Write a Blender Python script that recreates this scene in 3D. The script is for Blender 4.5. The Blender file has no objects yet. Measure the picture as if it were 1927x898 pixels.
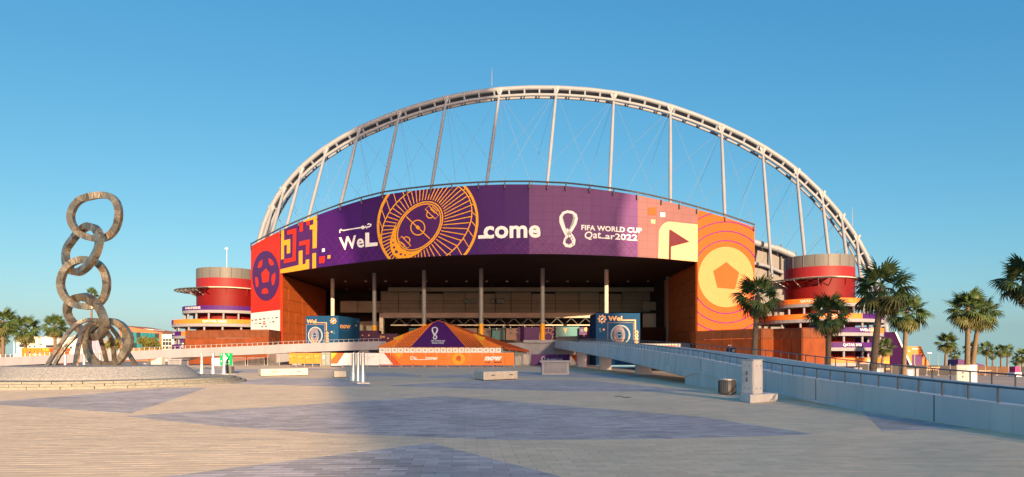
import bpy, math, random
import numpy as np
from mathutils import Vector, Matrix
from mathutils.geometry import tessellate_polygon
random.seed(7)
SC = bpy.context.scene
COL = SC.collection
# ------------------------------------------------------------------ camera, sky, sun, exposure
F = 1256.0; CX = 963.5; HY = 668.0; EYE = 1.6          # lens constant in photo pixels, horizon row, eye height
cam_d = bpy.data.cameras.new('camera')
cam_d.sensor_width = 36.0; cam_d.lens = 36.0 * F / 1927.0
cam_d.shift_y = (HY - 449.0) / 1927.0
cam_d.clip_start = 0.1; cam_d.clip_end = 9000
cam = bpy.data.objects.new('camera', cam_d); COL.objects.link(cam)
cam.location = (0, 0, EYE); cam.rotation_euler = (math.radians(90), 0, 0)
SC.camera = cam
SUN_EL = math.radians(11)
SUN_TR = Vector((-0.28, 0.96)).normalized()            # horizontal travel of the light
sun_from = Vector((-SUN_TR.x * math.cos(SUN_EL), -SUN_TR.y * math.cos(SUN_EL), math.sin(SUN_EL)))
W = bpy.data.worlds.new('World'); SC.world = W; W.use_nodes = True
wn = W.node_tree.nodes; wl = W.node_tree.links
sky = wn.new('ShaderNodeTexSky'); sky.sky_type = 'NISHITA'; sky.sun_disc = False
sky.sun_elevation = SUN_EL
sky.sun_rotation = math.atan2(sun_from.x, sun_from.y)
tc_ = wn.new('ShaderNodeTexCoord'); sx_ = wn.new('ShaderNodeSeparateXYZ'); cx_ = wn.new('ShaderNodeCombineXYZ')   # below the skyline the sky keeps its horizon colour
wl.new(tc_.outputs['Generated'], sx_.inputs[0]); mx_ = wn.new('ShaderNodeMath'); mx_.operation = 'MAXIMUM'; mx_.inputs[1].default_value = 0.035
wl.new(sx_.outputs[0], cx_.inputs[0]); wl.new(sx_.outputs[1], cx_.inputs[1]); wl.new(sx_.outputs[2], mx_.inputs[0]); wl.new(mx_.outputs[0], cx_.inputs[2]); wl.new(cx_.outputs[0], sky.inputs['Vector'])
sky.altitude = 0; sky.air_density = 1.0; sky.dust_density = 1.1; sky.ozone_density = 3.0
wn['Background'].inputs['Strength'].default_value = 0.10
# colour response of the whole sky, the same in every direction: cyan blue overhead, warm towards the low sun
sp_ = wn.new('ShaderNodeSeparateColor'); cb_ = wn.new('ShaderNodeCombineColor'); wl.new(sky.outputs[0], sp_.inputs[0])
for i, (gain, ex) in enumerate(((0.42, 1.28), (0.495, 0.80), (0.555, 0.55))):
    a_ = wn.new('ShaderNodeMath'); a_.operation = 'MULTIPLY'; a_.inputs[1].default_value = 0.28; wl.new(sp_.outputs[i], a_.inputs[0])
    b_ = wn.new('ShaderNodeMath'); b_.operation = 'POWER'; b_.inputs[1].default_value = ex; wl.new(a_.outputs[0], b_.inputs[0])
    c_ = wn.new('ShaderNodeMath'); c_.operation = 'MULTIPLY'; c_.inputs[1].default_value = gain * 10 / 2.64; wl.new(b_.outputs[0], c_.inputs[0])
    wl.new(c_.outputs[0], cb_.inputs[i])
wl.new(cb_.outputs[0], wn['Background'].inputs['Color'])
sl = bpy.data.lights.new('sun', 'SUN'); sl.energy = 3.4; sl.angle = math.radians(0.5); sl.color = (1.0, 0.69, 0.39)
so = bpy.data.objects.new('sun', sl); COL.objects.link(so)
so.rotation_euler = sun_from.to_track_quat('Z', 'Y').to_euler(); so.location = (0, -60, 80)
vs = SC.view_settings; vs.view_transform = 'Standard'; vs.look = 'None'; vs.exposure = 1.74; vs.gamma = 1.0
# ------------------------------------------------------------------ helpers
def S(r, g, b):
    f = lambda c: c / 12.92 if c <= 0.04045 else ((c + 0.055) / 1.055) ** 2.4
    return (f(r / 255), f(g / 255), f(b / 255))
def P(x, y, d):
    return Vector(((x - CX) / F * d, d, EYE + (HY - y) / F * d))
def G(x, y, z=0.0):
    d = (EYE - z) * F / (y - HY)
    return Vector(((x - CX) / F * d, d, z))
def XD(x, d): return (x - CX) / F * d
def ZD(y, d): return EYE + (HY - y) / F * d
MATS = {}
def M(name, col, rough=0.65, var=0.12, scale=2.0, bump=0.0, bscale=20.0, metal=0.0, spec=0.25, island=0.0, brick=None, stretch=None, stain=None):
    if name in MATS: return MATS[name]
    m = bpy.data.materials.new(name); m.use_nodes = True
    n = m.node_tree.nodes; l = m.node_tree.links
    b = n['Principled BSDF']; b.inputs['Roughness'].default_value = rough; b.inputs['Metallic'].default_value = metal
    b.inputs['Specular IOR Level'].default_value = spec
    geo = n.new('ShaderNodeNewGeometry')
    vec = geo.outputs['Position']
    if stretch:
        mp = n.new('ShaderNodeMapping'); mp.inputs['Scale'].default_value = stretch
        l.new(vec, mp.inputs['Vector']); vec = mp.outputs[0]
    t = n.new('ShaderNodeTexNoise'); t.inputs['Scale'].default_value = scale; t.inputs['Detail'].default_value = 5
    l.new(vec, t.inputs['Vector'])
    mr = n.new('ShaderNodeMapRange'); mr.inputs['From Min'].default_value = 0.3; mr.inputs['From Max'].default_value = 0.7
    mr.inputs['To Min'].default_value = 1 - var; mr.inputs['To Max'].default_value = 1 + var
    l.new(t.outputs['Fac'], mr.inputs['Value'])
    fac = mr.outputs[0]
    if island:
        oi = n.new('ShaderNodeObjectInfo')
        ad = n.new('ShaderNodeMath'); ad.operation = 'ADD'
        l.new(geo.outputs['Random Per Island'], ad.inputs[0]); l.new(oi.outputs['Random'], ad.inputs[1])
        fr = n.new('ShaderNodeMath'); fr.operation = 'FRACT'; l.new(ad.outputs[0], fr.inputs[0])
        m2 = n.new('ShaderNodeMapRange'); m2.inputs['To Min'].default_value = 1 - island; m2.inputs['To Max'].default_value = 1 + island
        l.new(fr.outputs[0], m2.inputs['Value'])
        mu = n.new('ShaderNodeMath'); mu.operation = 'MULTIPLY'; l.new(fac, mu.inputs[0]); l.new(m2.outputs[0], mu.inputs[1]); fac = mu.outputs[0]
    if brick:
        bw, bh, dark = brick
        sep = n.new('ShaderNodeSeparateXYZ'); l.new(geo.outputs['Position'], sep.inputs[0])
        for out, size in (('X', bw), ('Z', bh)):
            md = n.new('ShaderNodeMath'); md.operation = 'PINGPONG'; md.inputs[1].default_value = size / 2; l.new(sep.outputs[out], md.inputs[0])
            gt = n.new('ShaderNodeMapRange'); gt.inputs['From Min'].default_value = 0.02; gt.inputs['From Max'].default_value = 0.05
            gt.inputs['To Min'].default_value = 1 - dark; gt.inputs['To Max'].default_value = 1
            l.new(md.outputs[0], gt.inputs['Value'])
            mu = n.new('ShaderNodeMath'); mu.operation = 'MULTIPLY'; l.new(fac, mu.inputs[0]); l.new(gt.outputs[0], mu.inputs[1]); fac = mu.outputs[0]
    if stain:                                          # blotches or drip marks that belong to the surface
        mp3 = n.new('ShaderNodeMapping'); mp3.inputs['Scale'].default_value = stain[0]; l.new(geo.outputs['Position'], mp3.inputs['Vector'])
        t3 = n.new('ShaderNodeTexNoise'); t3.inputs['Scale'].default_value = 1.0; t3.inputs['Detail'].default_value = 6; t3.inputs['Roughness'].default_value = .65; l.new(mp3.outputs[0], t3.inputs['Vector'])
        m3 = n.new('ShaderNodeMapRange'); m3.inputs['From Min'].default_value = .54; m3.inputs['From Max'].default_value = .72; m3.inputs['To Min'].default_value = 1; m3.inputs['To Max'].default_value = 1 - stain[1]
        l.new(t3.outputs['Fac'], m3.inputs['Value'])
        mu = n.new('ShaderNodeMath'); mu.operation = 'MULTIPLY'; l.new(fac, mu.inputs[0]); l.new(m3.outputs[0], mu.inputs[1]); fac = mu.outputs[0]
    vm = n.new('ShaderNodeVectorMath'); vm.operation = 'SCALE'; vm.inputs[0].default_value = col
    l.new(fac, vm.inputs['Scale']); l.new(vm.outputs[0], b.inputs['Base Color'])
    if bump:
        t2 = n.new('ShaderNodeTexNoise'); t2.inputs['Scale'].default_value = bscale; t2.inputs['Detail'].default_value = 4
        l.new(vec, t2.inputs['Vector'])
        bp = n.new('ShaderNodeBump'); bp.inputs['Strength'].default_value = bump; bp.inputs['Distance'].default_value = 0.05
        l.new(t2.outputs['Fac'], bp.inputs['Height']); l.new(bp.outputs[0], b.inputs['Normal'])
    MATS[name] = m
    return m
BASE = {}
def _link(o, label, cat, group, kind):
    if label: o['label'] = label
    if cat: o['category'] = cat
    if group: o['group'] = group
    if kind: o['kind'] = kind
    return o
def thing(name, label, cat, loc=(0, 0, 0), group=None):
    o = bpy.data.objects.new(name, None); COL.objects.link(o); o.location = loc
    o.empty_display_size = 0.3
    BASE[o.name] = Vector(loc)
    return _link(o, label, cat, group, None)
class MB:
    def __init__(s): s.v = []; s.f = []; s.m = []; s.mats = []; s.sm = False
    def mi(s, mat):
        if mat not in s.mats: s.mats.append(mat)
        return s.mats.index(mat)
    def add(s, vs, fs, mat):
        k = len(s.v); i = s.mi(mat)
        s.v += [tuple(p) for p in vs]
        for f in fs: s.f.append(tuple(a + k for a in f)); s.m.append(i)
        return s
    def poly(s, pts, mat): return s.add(pts, [tuple(range(len(pts)))], mat)
    def prism(s, pts, z0, z1, mat, z1s=None, z0s=None):
        n = len(pts)
        vs = [(p[0], p[1], z0s[i] if z0s else z0) for i, p in enumerate(pts)] + [(p[0], p[1], z1s[i] if z1s else z1) for i, p in enumerate(pts)]
        fs = [tuple(range(n - 1, -1, -1)), tuple(range(n, 2 * n))]
        fs += [(i, (i + 1) % n, n + (i + 1) % n, n + i) for i in range(n)]
        return s.add(vs, fs, mat)
    def box(s, x0, y0, z0, x1, y1, z1, mat):
        return s.prism([(x0, y0), (x1, y0), (x1, y1), (x0, y1)], z0, z1, mat)
    def slab(s, pts, vec, mat):                       # extrude a 3-D polygon along a vector
        n = len(pts); a = [Vector(p) for p in pts]; b = [p + Vector(vec) for p in a]
        fs = [tuple(range(n)), tuple(range(2 * n - 1, n - 1, -1))] + [(i, n + i, n + (i + 1) % n, (i + 1) % n) for i in range(n)]
        return s.add(a + b, fs, mat)
    def tube(s, pts, r, mat, n=8, closed=False):
        pts = [Vector(p) for p in pts]; N = len(pts)
        rs = r if isinstance(r, (list, tuple)) else [r] * N
        vs = []; up = None
        for i, p in enumerate(pts):
            a = pts[i - 1] if (i > 0 or closed) else p
            b = pts[(i + 1) % N] if (i < N - 1 or closed) else p
            t = (b - a).normalized()
            if up is None: up = Vector((0, 0, 1)) if abs(t.z) < .9 else Vector((1, 0, 0))
            u = t.cross(up).normalized(); w = u.cross(t)
            up = w
            for k in range(n):
                g = 2 * math.pi * k / n
                vs.append(p + (u * math.cos(g) + w * math.sin(g)) * rs[i])
        fs = []
        for i in range(N if closed else N - 1):
            j = (i + 1) % N
            for k in range(n):
                k2 = (k + 1) % n
                fs.append((i * n + k, i * n + k2, j * n + k2, j * n + k))
        if not closed: fs += [tuple(range(n - 1, -1, -1)), tuple(range((N - 1) * n, N * n))]
        return s.add(vs, fs, mat)
    def bar(s, a, b, w, h, mat):                      # straight box-section bar
        a = Vector(a); b = Vector(b); t = (b - a).normalized()
        u = t.cross(Vector((0, 0, 1)))
        if u.length < .01: u = Vector((1, 0, 0))
        u = u.normalized() * w / 2; q = u.cross(t).normalized() * h / 2
        c = [a - u - q, a + u - q, a + u + q, a - u + q]
        return s.slab(c, b - a, mat)
    def lathe(s, cx, cy, prof, n, mat, a0=0, a1=2 * math.pi, cap=True):
        full = abs(a1 - a0 - 2 * math.pi) < 1e-6
        m = n if full else n + 1; vs = []; fs = []
        for r, z in prof:
            for k in range(m):
                g = a0 + (a1 - a0) * k / n
                vs.append((cx + r * math.cos(g), cy + r * math.sin(g), z))
        for i in range(len(prof) - 1):
            for k in range(n):
                k2 = (k + 1) % m
                fs.append((i * m + k, i * m + k2, (i + 1) * m + k2, (i + 1) * m + k))
        if cap and full:
            fs += [tuple(range(m - 1, -1, -1)), tuple(range((len(prof) - 1) * m, len(prof) * m))]
        return s.add(vs, fs, mat)
    def ring(s, cx, cy, r0, r1, z0, z1, n, mat, a0=0, a1=2 * math.pi):   # closed annular slab
        prof = [(r0, z0), (r1, z0), (r1, z1), (r0, z1), (r0, z0)]
        return s.lathe(cx, cy, prof, n, mat, a0, a1, cap=False)
    def build(s, name, parent=None, label=None, cat=None, group=None, kind=None, smooth=False):
        b = BASE.get(parent.name, Vector()) if parent else Vector()
        me = bpy.data.meshes.new(name)
        me.from_pydata([(x - b.x, y - b.y, z - b.z) for x, y, z in s.v], [], s.f)
        for m in s.mats: me.materials.append(m)
        me.polygons.foreach_set('material_index', s.m)
        if smooth:
            me.polygons.foreach_set('use_smooth', [True] * len(s.f))
            me.set_sharp_from_angle(angle=math.radians(42))
        me.update()
        o = bpy.data.objects.new(name, me); COL.objects.link(o)
        if parent: o.parent = parent; BASE[o.name] = b
        else: BASE[o.name] = Vector()
        return _link(o, label, cat, group, kind)
def copy_tree(o, parent=None):
    c = o.copy(); COL.objects.link(c)
    if parent: c.parent = parent
    for ch in list(o.children): copy_tree(ch, c)
    return c
# ---- flat print: shapes given as seen by a layout, laid onto the real plane they stand on
CAMP = Vector((0, 0, EYE))
class Facet:
    def __init__(s, a, b, quad=None):                 # vertical plane through plan points a, b
        d = Vector((b[0] - a[0], b[1] - a[1], 0)); n = Vector((d.y, -d.x, 0)).normalized()
        s.p = Vector((a[0], a[1], 0))
        if n.dot(CAMP - s.p) < 0: n = -n
        s.n = n; s.quad = quad
    @staticmethod
    def plane(p, q, r, quad=None):
        f = Facet.__new__(Facet); n = (q - p).cross(r - p).normalized()
        if n.dot(CAMP - p) < 0: n = -n
        f.p = p.copy(); f.n = n; f.quad = quad
        return f
    def at(s, x, y, off=0.0):
        d = Vector(((x - CX) / F, 1, (HY - y) / F)); p = s.p + s.n * off
        return CAMP + d * ((p - CAMP).dot(s.n) / d.dot(s.n))
def clip(poly, a, b):                                 # keep the side of a->b where cross >= 0
    out = []; n = len(poly)
    f = lambda p: (b[0] - a[0]) * (p[1] - a[1]) - (b[1] - a[1]) * (p[0] - a[0])
    for i in range(n):
        p = poly[i]; q = poly[(i + 1) % n]; fp = f(p); fq = f(q)
        if fp >= 0: out.append(p)
        if (fp > 0 and fq < 0) or (fp < 0 and fq > 0):
            t = fp / (fp - fq); out.append((p[0] + (q[0] - p[0]) * t, p[1] + (q[1] - p[1]) * t))
    return out
def area(p): return sum(p[i][0] * p[(i + 1) % len(p)][1] - p[(i + 1) % len(p)][0] * p[i][1] for i in range(len(p))) / 2
def ccw(p): return p if area(p) > 0 else p[::-1]
def clip_convex(poly, q):
    q = ccw(q)
    for i in range(len(q)):
        if len(poly) < 3: return []
        poly = clip(poly, q[i], q[(i + 1) % len(q)])
    return poly if len(poly) >= 3 and abs(area(poly)) > 1e-7 else []
CNT = [0]
def decal(mb, facets, poly, mat, layer=1, convex=False):
    CNT[0] += 1
    off = 0.03 * layer + (CNT[0] % 9) * 0.0025
    tris = [poly] if (convex or len(poly) == 3) else [[poly[i] for i in t] for t in tessellate_polygon([[Vector((x, y, 0)) for x, y in poly]])]
    for t in tris:
        lo = min(p[0] for p in t); hi = max(p[0] for p in t)
        for f in facets:
            if f.quad:
                if hi < min(p[0] for p in f.quad) or lo > max(p[0] for p in f.quad): continue
                c = clip_convex(list(t), f.quad)
            else: c = list(t)
            if len(c) >= 3: mb.poly([f.at(x, y, off) for x, y in c], mat)
def stroke(mb, facets, pts, w, mat, layer=1, closed=False):
    N = len(pts); nr = []
    for i in range(N):
        a = pts[i - 1] if (i > 0 or closed) else pts[i]; b = pts[(i + 1) % N] if (i < N - 1 or closed) else pts[i]
        dx, dy = b[0] - a[0], b[1] - a[1]; L = math.hypot(dx, dy) or 1
        nr.append((-dy / L, dx / L))
    ws = w if isinstance(w, (list, tuple)) else [w] * N
    k = CNT[0]
    for i in range(N if closed else N - 1):
        j = (i + 1) % N
        CNT[0] = k
        decal(mb, facets, [(pts[i][0] + nr[i][0] * ws[i] / 2, pts[i][1] + nr[i][1] * ws[i] / 2), (pts[j][0] + nr[j][0] * ws[j] / 2, pts[j][1] + nr[j][1] * ws[j] / 2),
                           (pts[j][0] - nr[j][0] * ws[j] / 2, pts[j][1] - nr[j][1] * ws[j] / 2), (pts[i][0] - nr[i][0] * ws[i] / 2, pts[i][1] - nr[i][1] * ws[i] / 2)], mat, layer, True)
    CNT[0] = k + 1
def ell(cx, cy, rx, ry, n=40, a0=0, a1=360, tilt=0):
    o = []; ct, st = math.cos(math.radians(tilt)), math.sin(math.radians(tilt))
    m = n if abs(a1 - a0) >= 360 else n + 1
    for k in range(m):
        g = math.radians(a0 + (a1 - a0) * k / n); x = rx * math.cos(g); y = ry * math.sin(g)
        o.append((cx + x * ct - y * st, cy + x * st + y * ct))
    return o
TXT = {}
def glyphs(body, bold):
    if (body, bold) in TXT: return TXT[(body, bold)]
    cu = bpy.data.curves.new('lettering', 'FONT'); cu.body = body; cu.size = 1; cu.offset = bold; cu.resolution_u = 3; cu.space_character = 1 + bold * 1.2
    ob = bpy.data.objects.new('lettering', cu); COL.objects.link(ob)
    ev = ob.evaluated_get(bpy.context.evaluated_depsgraph_get()); me = ev.to_mesh(); me.calc_loop_triangles()
    v = [(p.co.x, p.co.y) for p in me.vertices]; t = [tuple(q.vertices) for q in me.loop_triangles]
    ev.to_mesh_clear(); bpy.data.objects.remove(ob); bpy.data.curves.remove(cu)
    TXT[(body, bold)] = (v, t); return v, t
def text(mb, facets, body, bl, br, tl, mat, bold=0.025, layer=2, slant=0.0):
    v, t = glyphs(body, bold)
    if not v: return
    x0 = min(p[0] for p in v); x1 = max(p[0] for p in v); y0 = min(p[1] for p in v); y1 = max(p[1] for p in v)
    def mp(p):
        u = (p[0] - x0) / (x1 - x0); w = (p[1] - y0) / (y1 - y0); u += slant * w
        return (bl[0] + (br[0] - bl[0]) * u + (tl[0] - bl[0]) * w, bl[1] + (br[1] - bl[1]) * u + (tl[1] - bl[1]) * w)
    k = CNT[0]
    for tri in t:
        CNT[0] = k
        p = [mp(v[i]) for i in tri]
        if abs(area(p)) > 1e-5: decal(mb, facets, p, mat, layer, True)
    CNT[0] = k + 1
def interp(tab, x): return float(np.interp(x, [t[0] for t in tab], [t[1] for t in tab]))
def zm(ox, oy, s): return lambda x, y: (ox + x / s, oy + y / s)
# ------------------------------------------------------------------ materials
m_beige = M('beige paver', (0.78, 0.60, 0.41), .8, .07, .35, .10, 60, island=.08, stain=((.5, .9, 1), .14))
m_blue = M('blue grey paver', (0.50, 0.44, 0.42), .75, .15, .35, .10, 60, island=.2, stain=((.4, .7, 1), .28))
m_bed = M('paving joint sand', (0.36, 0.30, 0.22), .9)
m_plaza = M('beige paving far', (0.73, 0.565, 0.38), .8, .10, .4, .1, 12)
m_band = M('blue grey paving far', (0.50, 0.44, 0.42), .8, .14, .8, .1, 12)
m_ground = M('sandy asphalt', (0.36, 0.31, 0.27), 1.0, .12, .08)
m_white = M('white painted concrete', (0.25, 0.255, 0.30), .6, .08, .5, .05, 8, stretch=(1, 1, .25), stain=((.9, .9, .2), .2))
m_grey = M('pale grey render', (0.66, 0.63, 0.60), .75, .08, .6, .12, 30, stretch=(1, 1, .3), stain=((2.2, 2.2, .25), .22))
m_stone = M('sandstone block', (0.60, 0.54, 0.45), .85, .10, 4, .2, 40)
m_gran = M('granite cobble', (0.28, 0.285, 0.29), .8, .35, 14, .5, 40)
m_step = M('slate step', (0.27, 0.265, 0.235), .85, .3, 6, .4, 25, stretch=(1, 1, 6))
m_steel = M('painted white steel', (0.25, 0.275, 0.32), .45, .06, .4)
m_steeld = M('dark grey steel', (0.07, 0.075, 0.085), .5, .1, 2)
m_rail = M('grey handrail steel', (0.13, 0.14, 0.15), .4, .1, 2, metal=.5)
m_galv = M('brushed silver steel', (0.55, 0.55, 0.54), .35, .12, 3, metal=.7)
m_col = M('grey column paint', (0.20, 0.21, 0.22), .5, .06, .5)
m_cable = M('cable steel', (0.20, 0.22, 0.25), .5, .05)
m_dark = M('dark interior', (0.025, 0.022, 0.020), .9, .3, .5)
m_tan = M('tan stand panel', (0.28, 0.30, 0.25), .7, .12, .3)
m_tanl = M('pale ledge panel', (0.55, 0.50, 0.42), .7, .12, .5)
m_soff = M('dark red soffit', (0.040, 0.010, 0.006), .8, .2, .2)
m_corten = M('rust orange screen panel', (0.44, 0.10, 0.024), .6, .14, .7, .1, 30)
m_cortd = M('rust brown mesh panel', (0.17, 0.055, 0.024), .65, .16, 1.2, .2, 60)
m_back = M('panel joint shadow gap', (0.05, 0.018, 0.010), .8)
m_red = M('banner red', (0.60, 0.028, 0.008), .55, .05, .3)
m_redl = M('banner red stripe', (0.45, 0.030, 0.020), .55, .05, .3)
m_pur = M('banner purple', (0.045, 0.006, 0.115), .62, .10, .15, brick=(1.5, 1.2, .22), spec=.3)
m_pur2 = M('banner violet', (0.056, 0.006, 0.145), .62, .12, .15, brick=(1.5, 1.2, .18), spec=.3)
m_pur3 = M('banner plum', (0.13, 0.048, 0.17), .62, .08, .15, brick=(1.5, 1.2, .25), spec=.3)
m_pur4 = M('banner sunlit plum', (0.23, 0.11, 0.115), .6, .08, .15, brick=(1.5, 1.2, .22), spec=.3)  # plum lightened: sun and glare on the right strips put into the colour
m_purl = M('print light violet line', (0.11, 0.016, 0.17), .6)
m_purd = M('print deep purple', (0.070, 0.014, 0.115), .5, .05)
m_yel = M('print amber', (0.80, 0.36, 0.022), .5, .05)
m_pale = M('print pale yellow', (0.70, 0.40, 0.24), .5, .05)
m_org = M('print orange', (0.52, 0.098, 0.017), .5, .05, brick=(1.6, 1.3, .10))
m_orgb = M('hoarding orange', (0.78, 0.20, 0.030), .5, .06)
m_orgd = M('print dark orange', (0.58, 0.095, 0.02), .5, .05)
m_wht = M('print white', (0.82, 0.82, 0.82), .5, .03)
m_wgr = M('print silver grey', (0.34, 0.40, 0.40), .5, .05)
m_mar = M('print maroon', (0.12, 0.022, 0.030), .5, .05)
m_navy = M('container navy blue', (0.008, 0.055, 0.14), .75, .08, .4, spec=.15)
m_navyl = M('print blue line', (0.03, 0.13, 0.28), .5)
m_gold = M('print copper gold', (0.62, 0.32, 0.15), .45, .06)
m_teal = M('teal glass', (0.02, 0.17, 0.20), .25, .15, .4, spec=.4)
m_glassd = M('dark window glass', (0.02, 0.035, 0.045), .1, .2, 1, spec=.8)
m_drum = M('tower red render', (0.15, 0.005, 0.006), .6, .10, .4)
m_drumt = M('tower red cladding', (0.24, 0.018, 0.024), .55, .12, 2, stretch=(3, 3, .2))
m_mesh = M('grey louvre screen', (0.14, 0.14, 0.14), .5, .10, 2, stretch=(4, 4, .2))
m_green = M('sign green', (0.0, 0.30, 0.10), .5, .04)
m_trunk = M('palm bark', (0.17, 0.125, 0.085), .9, .3, 6, .6, 25, stretch=(1, 1, 3))
m_frond = M('palm frond green', (0.060, 0.10, 0.028), .5, .35, 1.5, spec=.4, island=.3)
m_frondy = M('palm frond yellowish', (0.085, 0.095, 0.028), .55, .3, 1.5, spec=.3, island=.3)
m_frondb = M('palm frond dry', (0.20, 0.12, 0.05), .8, .3, 1.5)
m_leaf = M('shrub leaf', (0.14, 0.14, 0.03), .6, .35, 1.5, island=.35)
m_build = M('white building wall', (0.70, 0.67, 0.62), .7, .06, .2)
m_brick = M('terracotta wall', (0.42, 0.15, 0.07), .7, .1, .3)
m_mesh2 = M('mesh fence cloth', (0.055, 0.05, 0.055), .8, .2, .5)
m_mesh3 = M('mesh fence cloth brown', (0.12, 0.065, 0.04), .8, .2, .5)
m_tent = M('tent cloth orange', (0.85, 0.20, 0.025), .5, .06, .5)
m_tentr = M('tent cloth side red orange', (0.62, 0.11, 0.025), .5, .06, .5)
# ------------------------------------------------------------------ the ground
def rampx(d): return interp([(0, 10.9), (13.2, 10.15), (15, 10.13), (18.2, 10.1), (25, 9.95), (30.5, 9.75), (34.5, 9.6), (41.3, 9.35), (51, 8.9), (70.5, 8.0), (103.5, 6.8), (112, 6.6)], d)
mb = MB()
xs = [-4000, -400, 13.2, 18.5, 60, 400, 4000]; zs = [-.021, -.021, -.021, -1.2, -1.2, -1.2, -1.2]; ys = [-3000, -100, 0, 60, 200, 1000, 6000]
ys = [-3000, -100, 0, 60, 130, 200, 1000, 6000]
fall = {200: -2.0, 1000: -16.0, 6000: -102.0}
mb.add([(x, y, z if (x < 15 or y < 199) else fall[y]) for y in ys for x, z in zip(xs, zs)], [(j * 7 + i, j * 7 + i + 1, (j + 1) * 7 + i + 1, (j + 1) * 7 + i) for j in range(7) for i in range(6)], m_ground)
mb.build('ground', kind='structure')
plaza = thing('plaza', None, None, (0, 0, 0)); plaza['kind'] = 'structure'
del plaza['kind']
bpy.data.objects.remove(plaza)
mb = MB()
pz = [(-75, 40), (-75, 92), (-45, 104), (10, 104), (12.9, 60), (12.9, 40)]
mb.poly([(x, y, -0.004) for x, y in pz], m_plaza)
mb.poly([(-34, 3, -0.016), (12.6, 3, -0.016), (12.6, 40, -0.016), (-34, 40, -0.016)], m_bed)
plaza = mb.build('plaza', kind='structure')
R1 = [(-260, 738), (-260, 745), (0, 762), (232, 783), (413, 722), (300, 731)]
R2 = [(232, 783), (960, 737.5), (1015, 738), (1211, 768), (1361, 788), (1657, 812), (1462, 820), (1261, 826), (960, 828.5), (620, 816), (420, 803)]
R3 = [(707, 727), (894, 716), (1100, 716), (1330, 737), (1015, 736.5), (894, 732)]
R3b = [(413, 722), (500, 712), (640, 712), (707, 727), (640, 727.5)]
R4 = [(299, 898), (832, 831), (882, 831), (1060, 898), (1300, 960), (-190, 960)]
R5 = [(1622, 775), (1830, 806), (1660, 811.5)]
F2 = [(680, 702), (740, 701.5), (795, 706.5), (790, 709.5), (680, 708)]
F3 = [(800, 708), (890, 704.5), (890, 711), (810, 710.5)]
F4 = [(360, 697), (560, 693), (640, 695), (500, 701), (380, 702)]
F5 = [(975, 700), (1250, 706), (1180, 712), (975, 708)]
def wp(r): return ccw([tuple(G(x, y).xy) for x, y in r])
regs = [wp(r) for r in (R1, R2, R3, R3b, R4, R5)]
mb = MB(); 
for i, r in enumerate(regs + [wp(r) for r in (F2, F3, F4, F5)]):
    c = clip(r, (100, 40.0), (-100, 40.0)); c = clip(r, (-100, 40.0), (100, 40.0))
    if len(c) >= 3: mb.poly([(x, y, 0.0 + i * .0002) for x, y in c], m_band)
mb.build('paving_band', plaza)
# pavers: running bond, cut along the colour boundaries
PW, PD, JT = 0.40, 0.20, 0.007
ang = math.radians(4); ca, sa = math.cos(ang), math.sin(ang)
pieces = []                                            # (poly, colour, whole)
PLC = (-23.45, 38.0)
row = 0; v = 7.0
while v < 44.0:
    half = v * .80 + 3.5
    u0 = -half + (row % 2) * PW / 2 + ((row * 37) % 11) * .008
    u0 = math.floor(u0 / PW) * PW + (row % 2) * PW / 2
    u = u0
    while u < min(half, 14.5):
        q = [(u + JT / 2, v + JT / 2), (u + PW - JT / 2, v + JT / 2), (u + PW - JT / 2, v + PD - JT / 2), (u + JT / 2, v + PD - JT / 2)]
        q = [(x * ca - y * sa, x * sa + y * ca) for x, y in q]
        u += PW
        mx = sum(p[0] for p in q) / 4; my = sum(p[1] for p in q) / 4
        if my > 40 or my < 7.9 or abs(mx) > my * .775 + 1.0 or mx > rampx(my) + (.3 if my < 37 else 3.0): continue
        if math.hypot(mx - PLC[0], my - PLC[1]) < 7.2: continue
        rest = [q]; touched = False
        for r in regs:
            if max(p[0] for p in r) < mx - .5 or min(p[0] for p in r) > mx + .5 or max(p[1] for p in r) < my - .5 or min(p[1] for p in r) > my + .5: continue
            nrest = []
            for pc in rest:
                cur = pc
                for k in range(len(r)):
                    a, b = r[k], r[(k + 1) % len(r)]
                    o = clip(cur, b, a)
                    if len(o) >= 3 and area(o) > 4e-4: nrest.append(o)
                    cur = clip(cur, a, b)
                    if len(cur) < 3: break
                if len(cur) >= 3 and area(cur) > 4e-4: pieces.append((cur, 1, len(cur) == 4 and area(cur) > area(q) * .999))
            rest = nrest
        for pc in rest: pieces.append((pc, 0, len(pc) == 4 and area(pc) > area(q) * .999))
    v += PD; row += 1
def shown(p):
    x = sum(a[0] for a in p) / len(p); y = sum(a[1] for a in p) / len(p)
    px = CX + F * x / y; py = HY + F * EYE / y
    return (abs(area(p)) / y ** 3) if (4 < px < 1922 and py < 895) else 0
pieces.sort(key=lambda t: -shown(t[0]))
def paver(mbx, p, z, mat, h=.018):
    n = len(p); mbx.add([(x, y, z) for x, y in p] + [(x, y, z - h) for x, y in p], [tuple(range(n))] + [(i, n + i, n + (i + 1) % n, (i + 1) % n) for i in range(n)], mat)
WH = {}
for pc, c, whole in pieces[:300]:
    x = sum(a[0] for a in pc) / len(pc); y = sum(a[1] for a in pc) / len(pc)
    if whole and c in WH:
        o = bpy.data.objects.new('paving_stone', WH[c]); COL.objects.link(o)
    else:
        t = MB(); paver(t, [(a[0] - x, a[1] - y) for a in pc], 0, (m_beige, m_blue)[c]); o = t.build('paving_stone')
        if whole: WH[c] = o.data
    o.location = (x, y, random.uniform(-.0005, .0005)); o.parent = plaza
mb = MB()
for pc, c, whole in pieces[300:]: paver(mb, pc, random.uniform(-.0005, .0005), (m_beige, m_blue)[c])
mb.build('paving_stones', plaza, kind='stuff')
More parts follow.
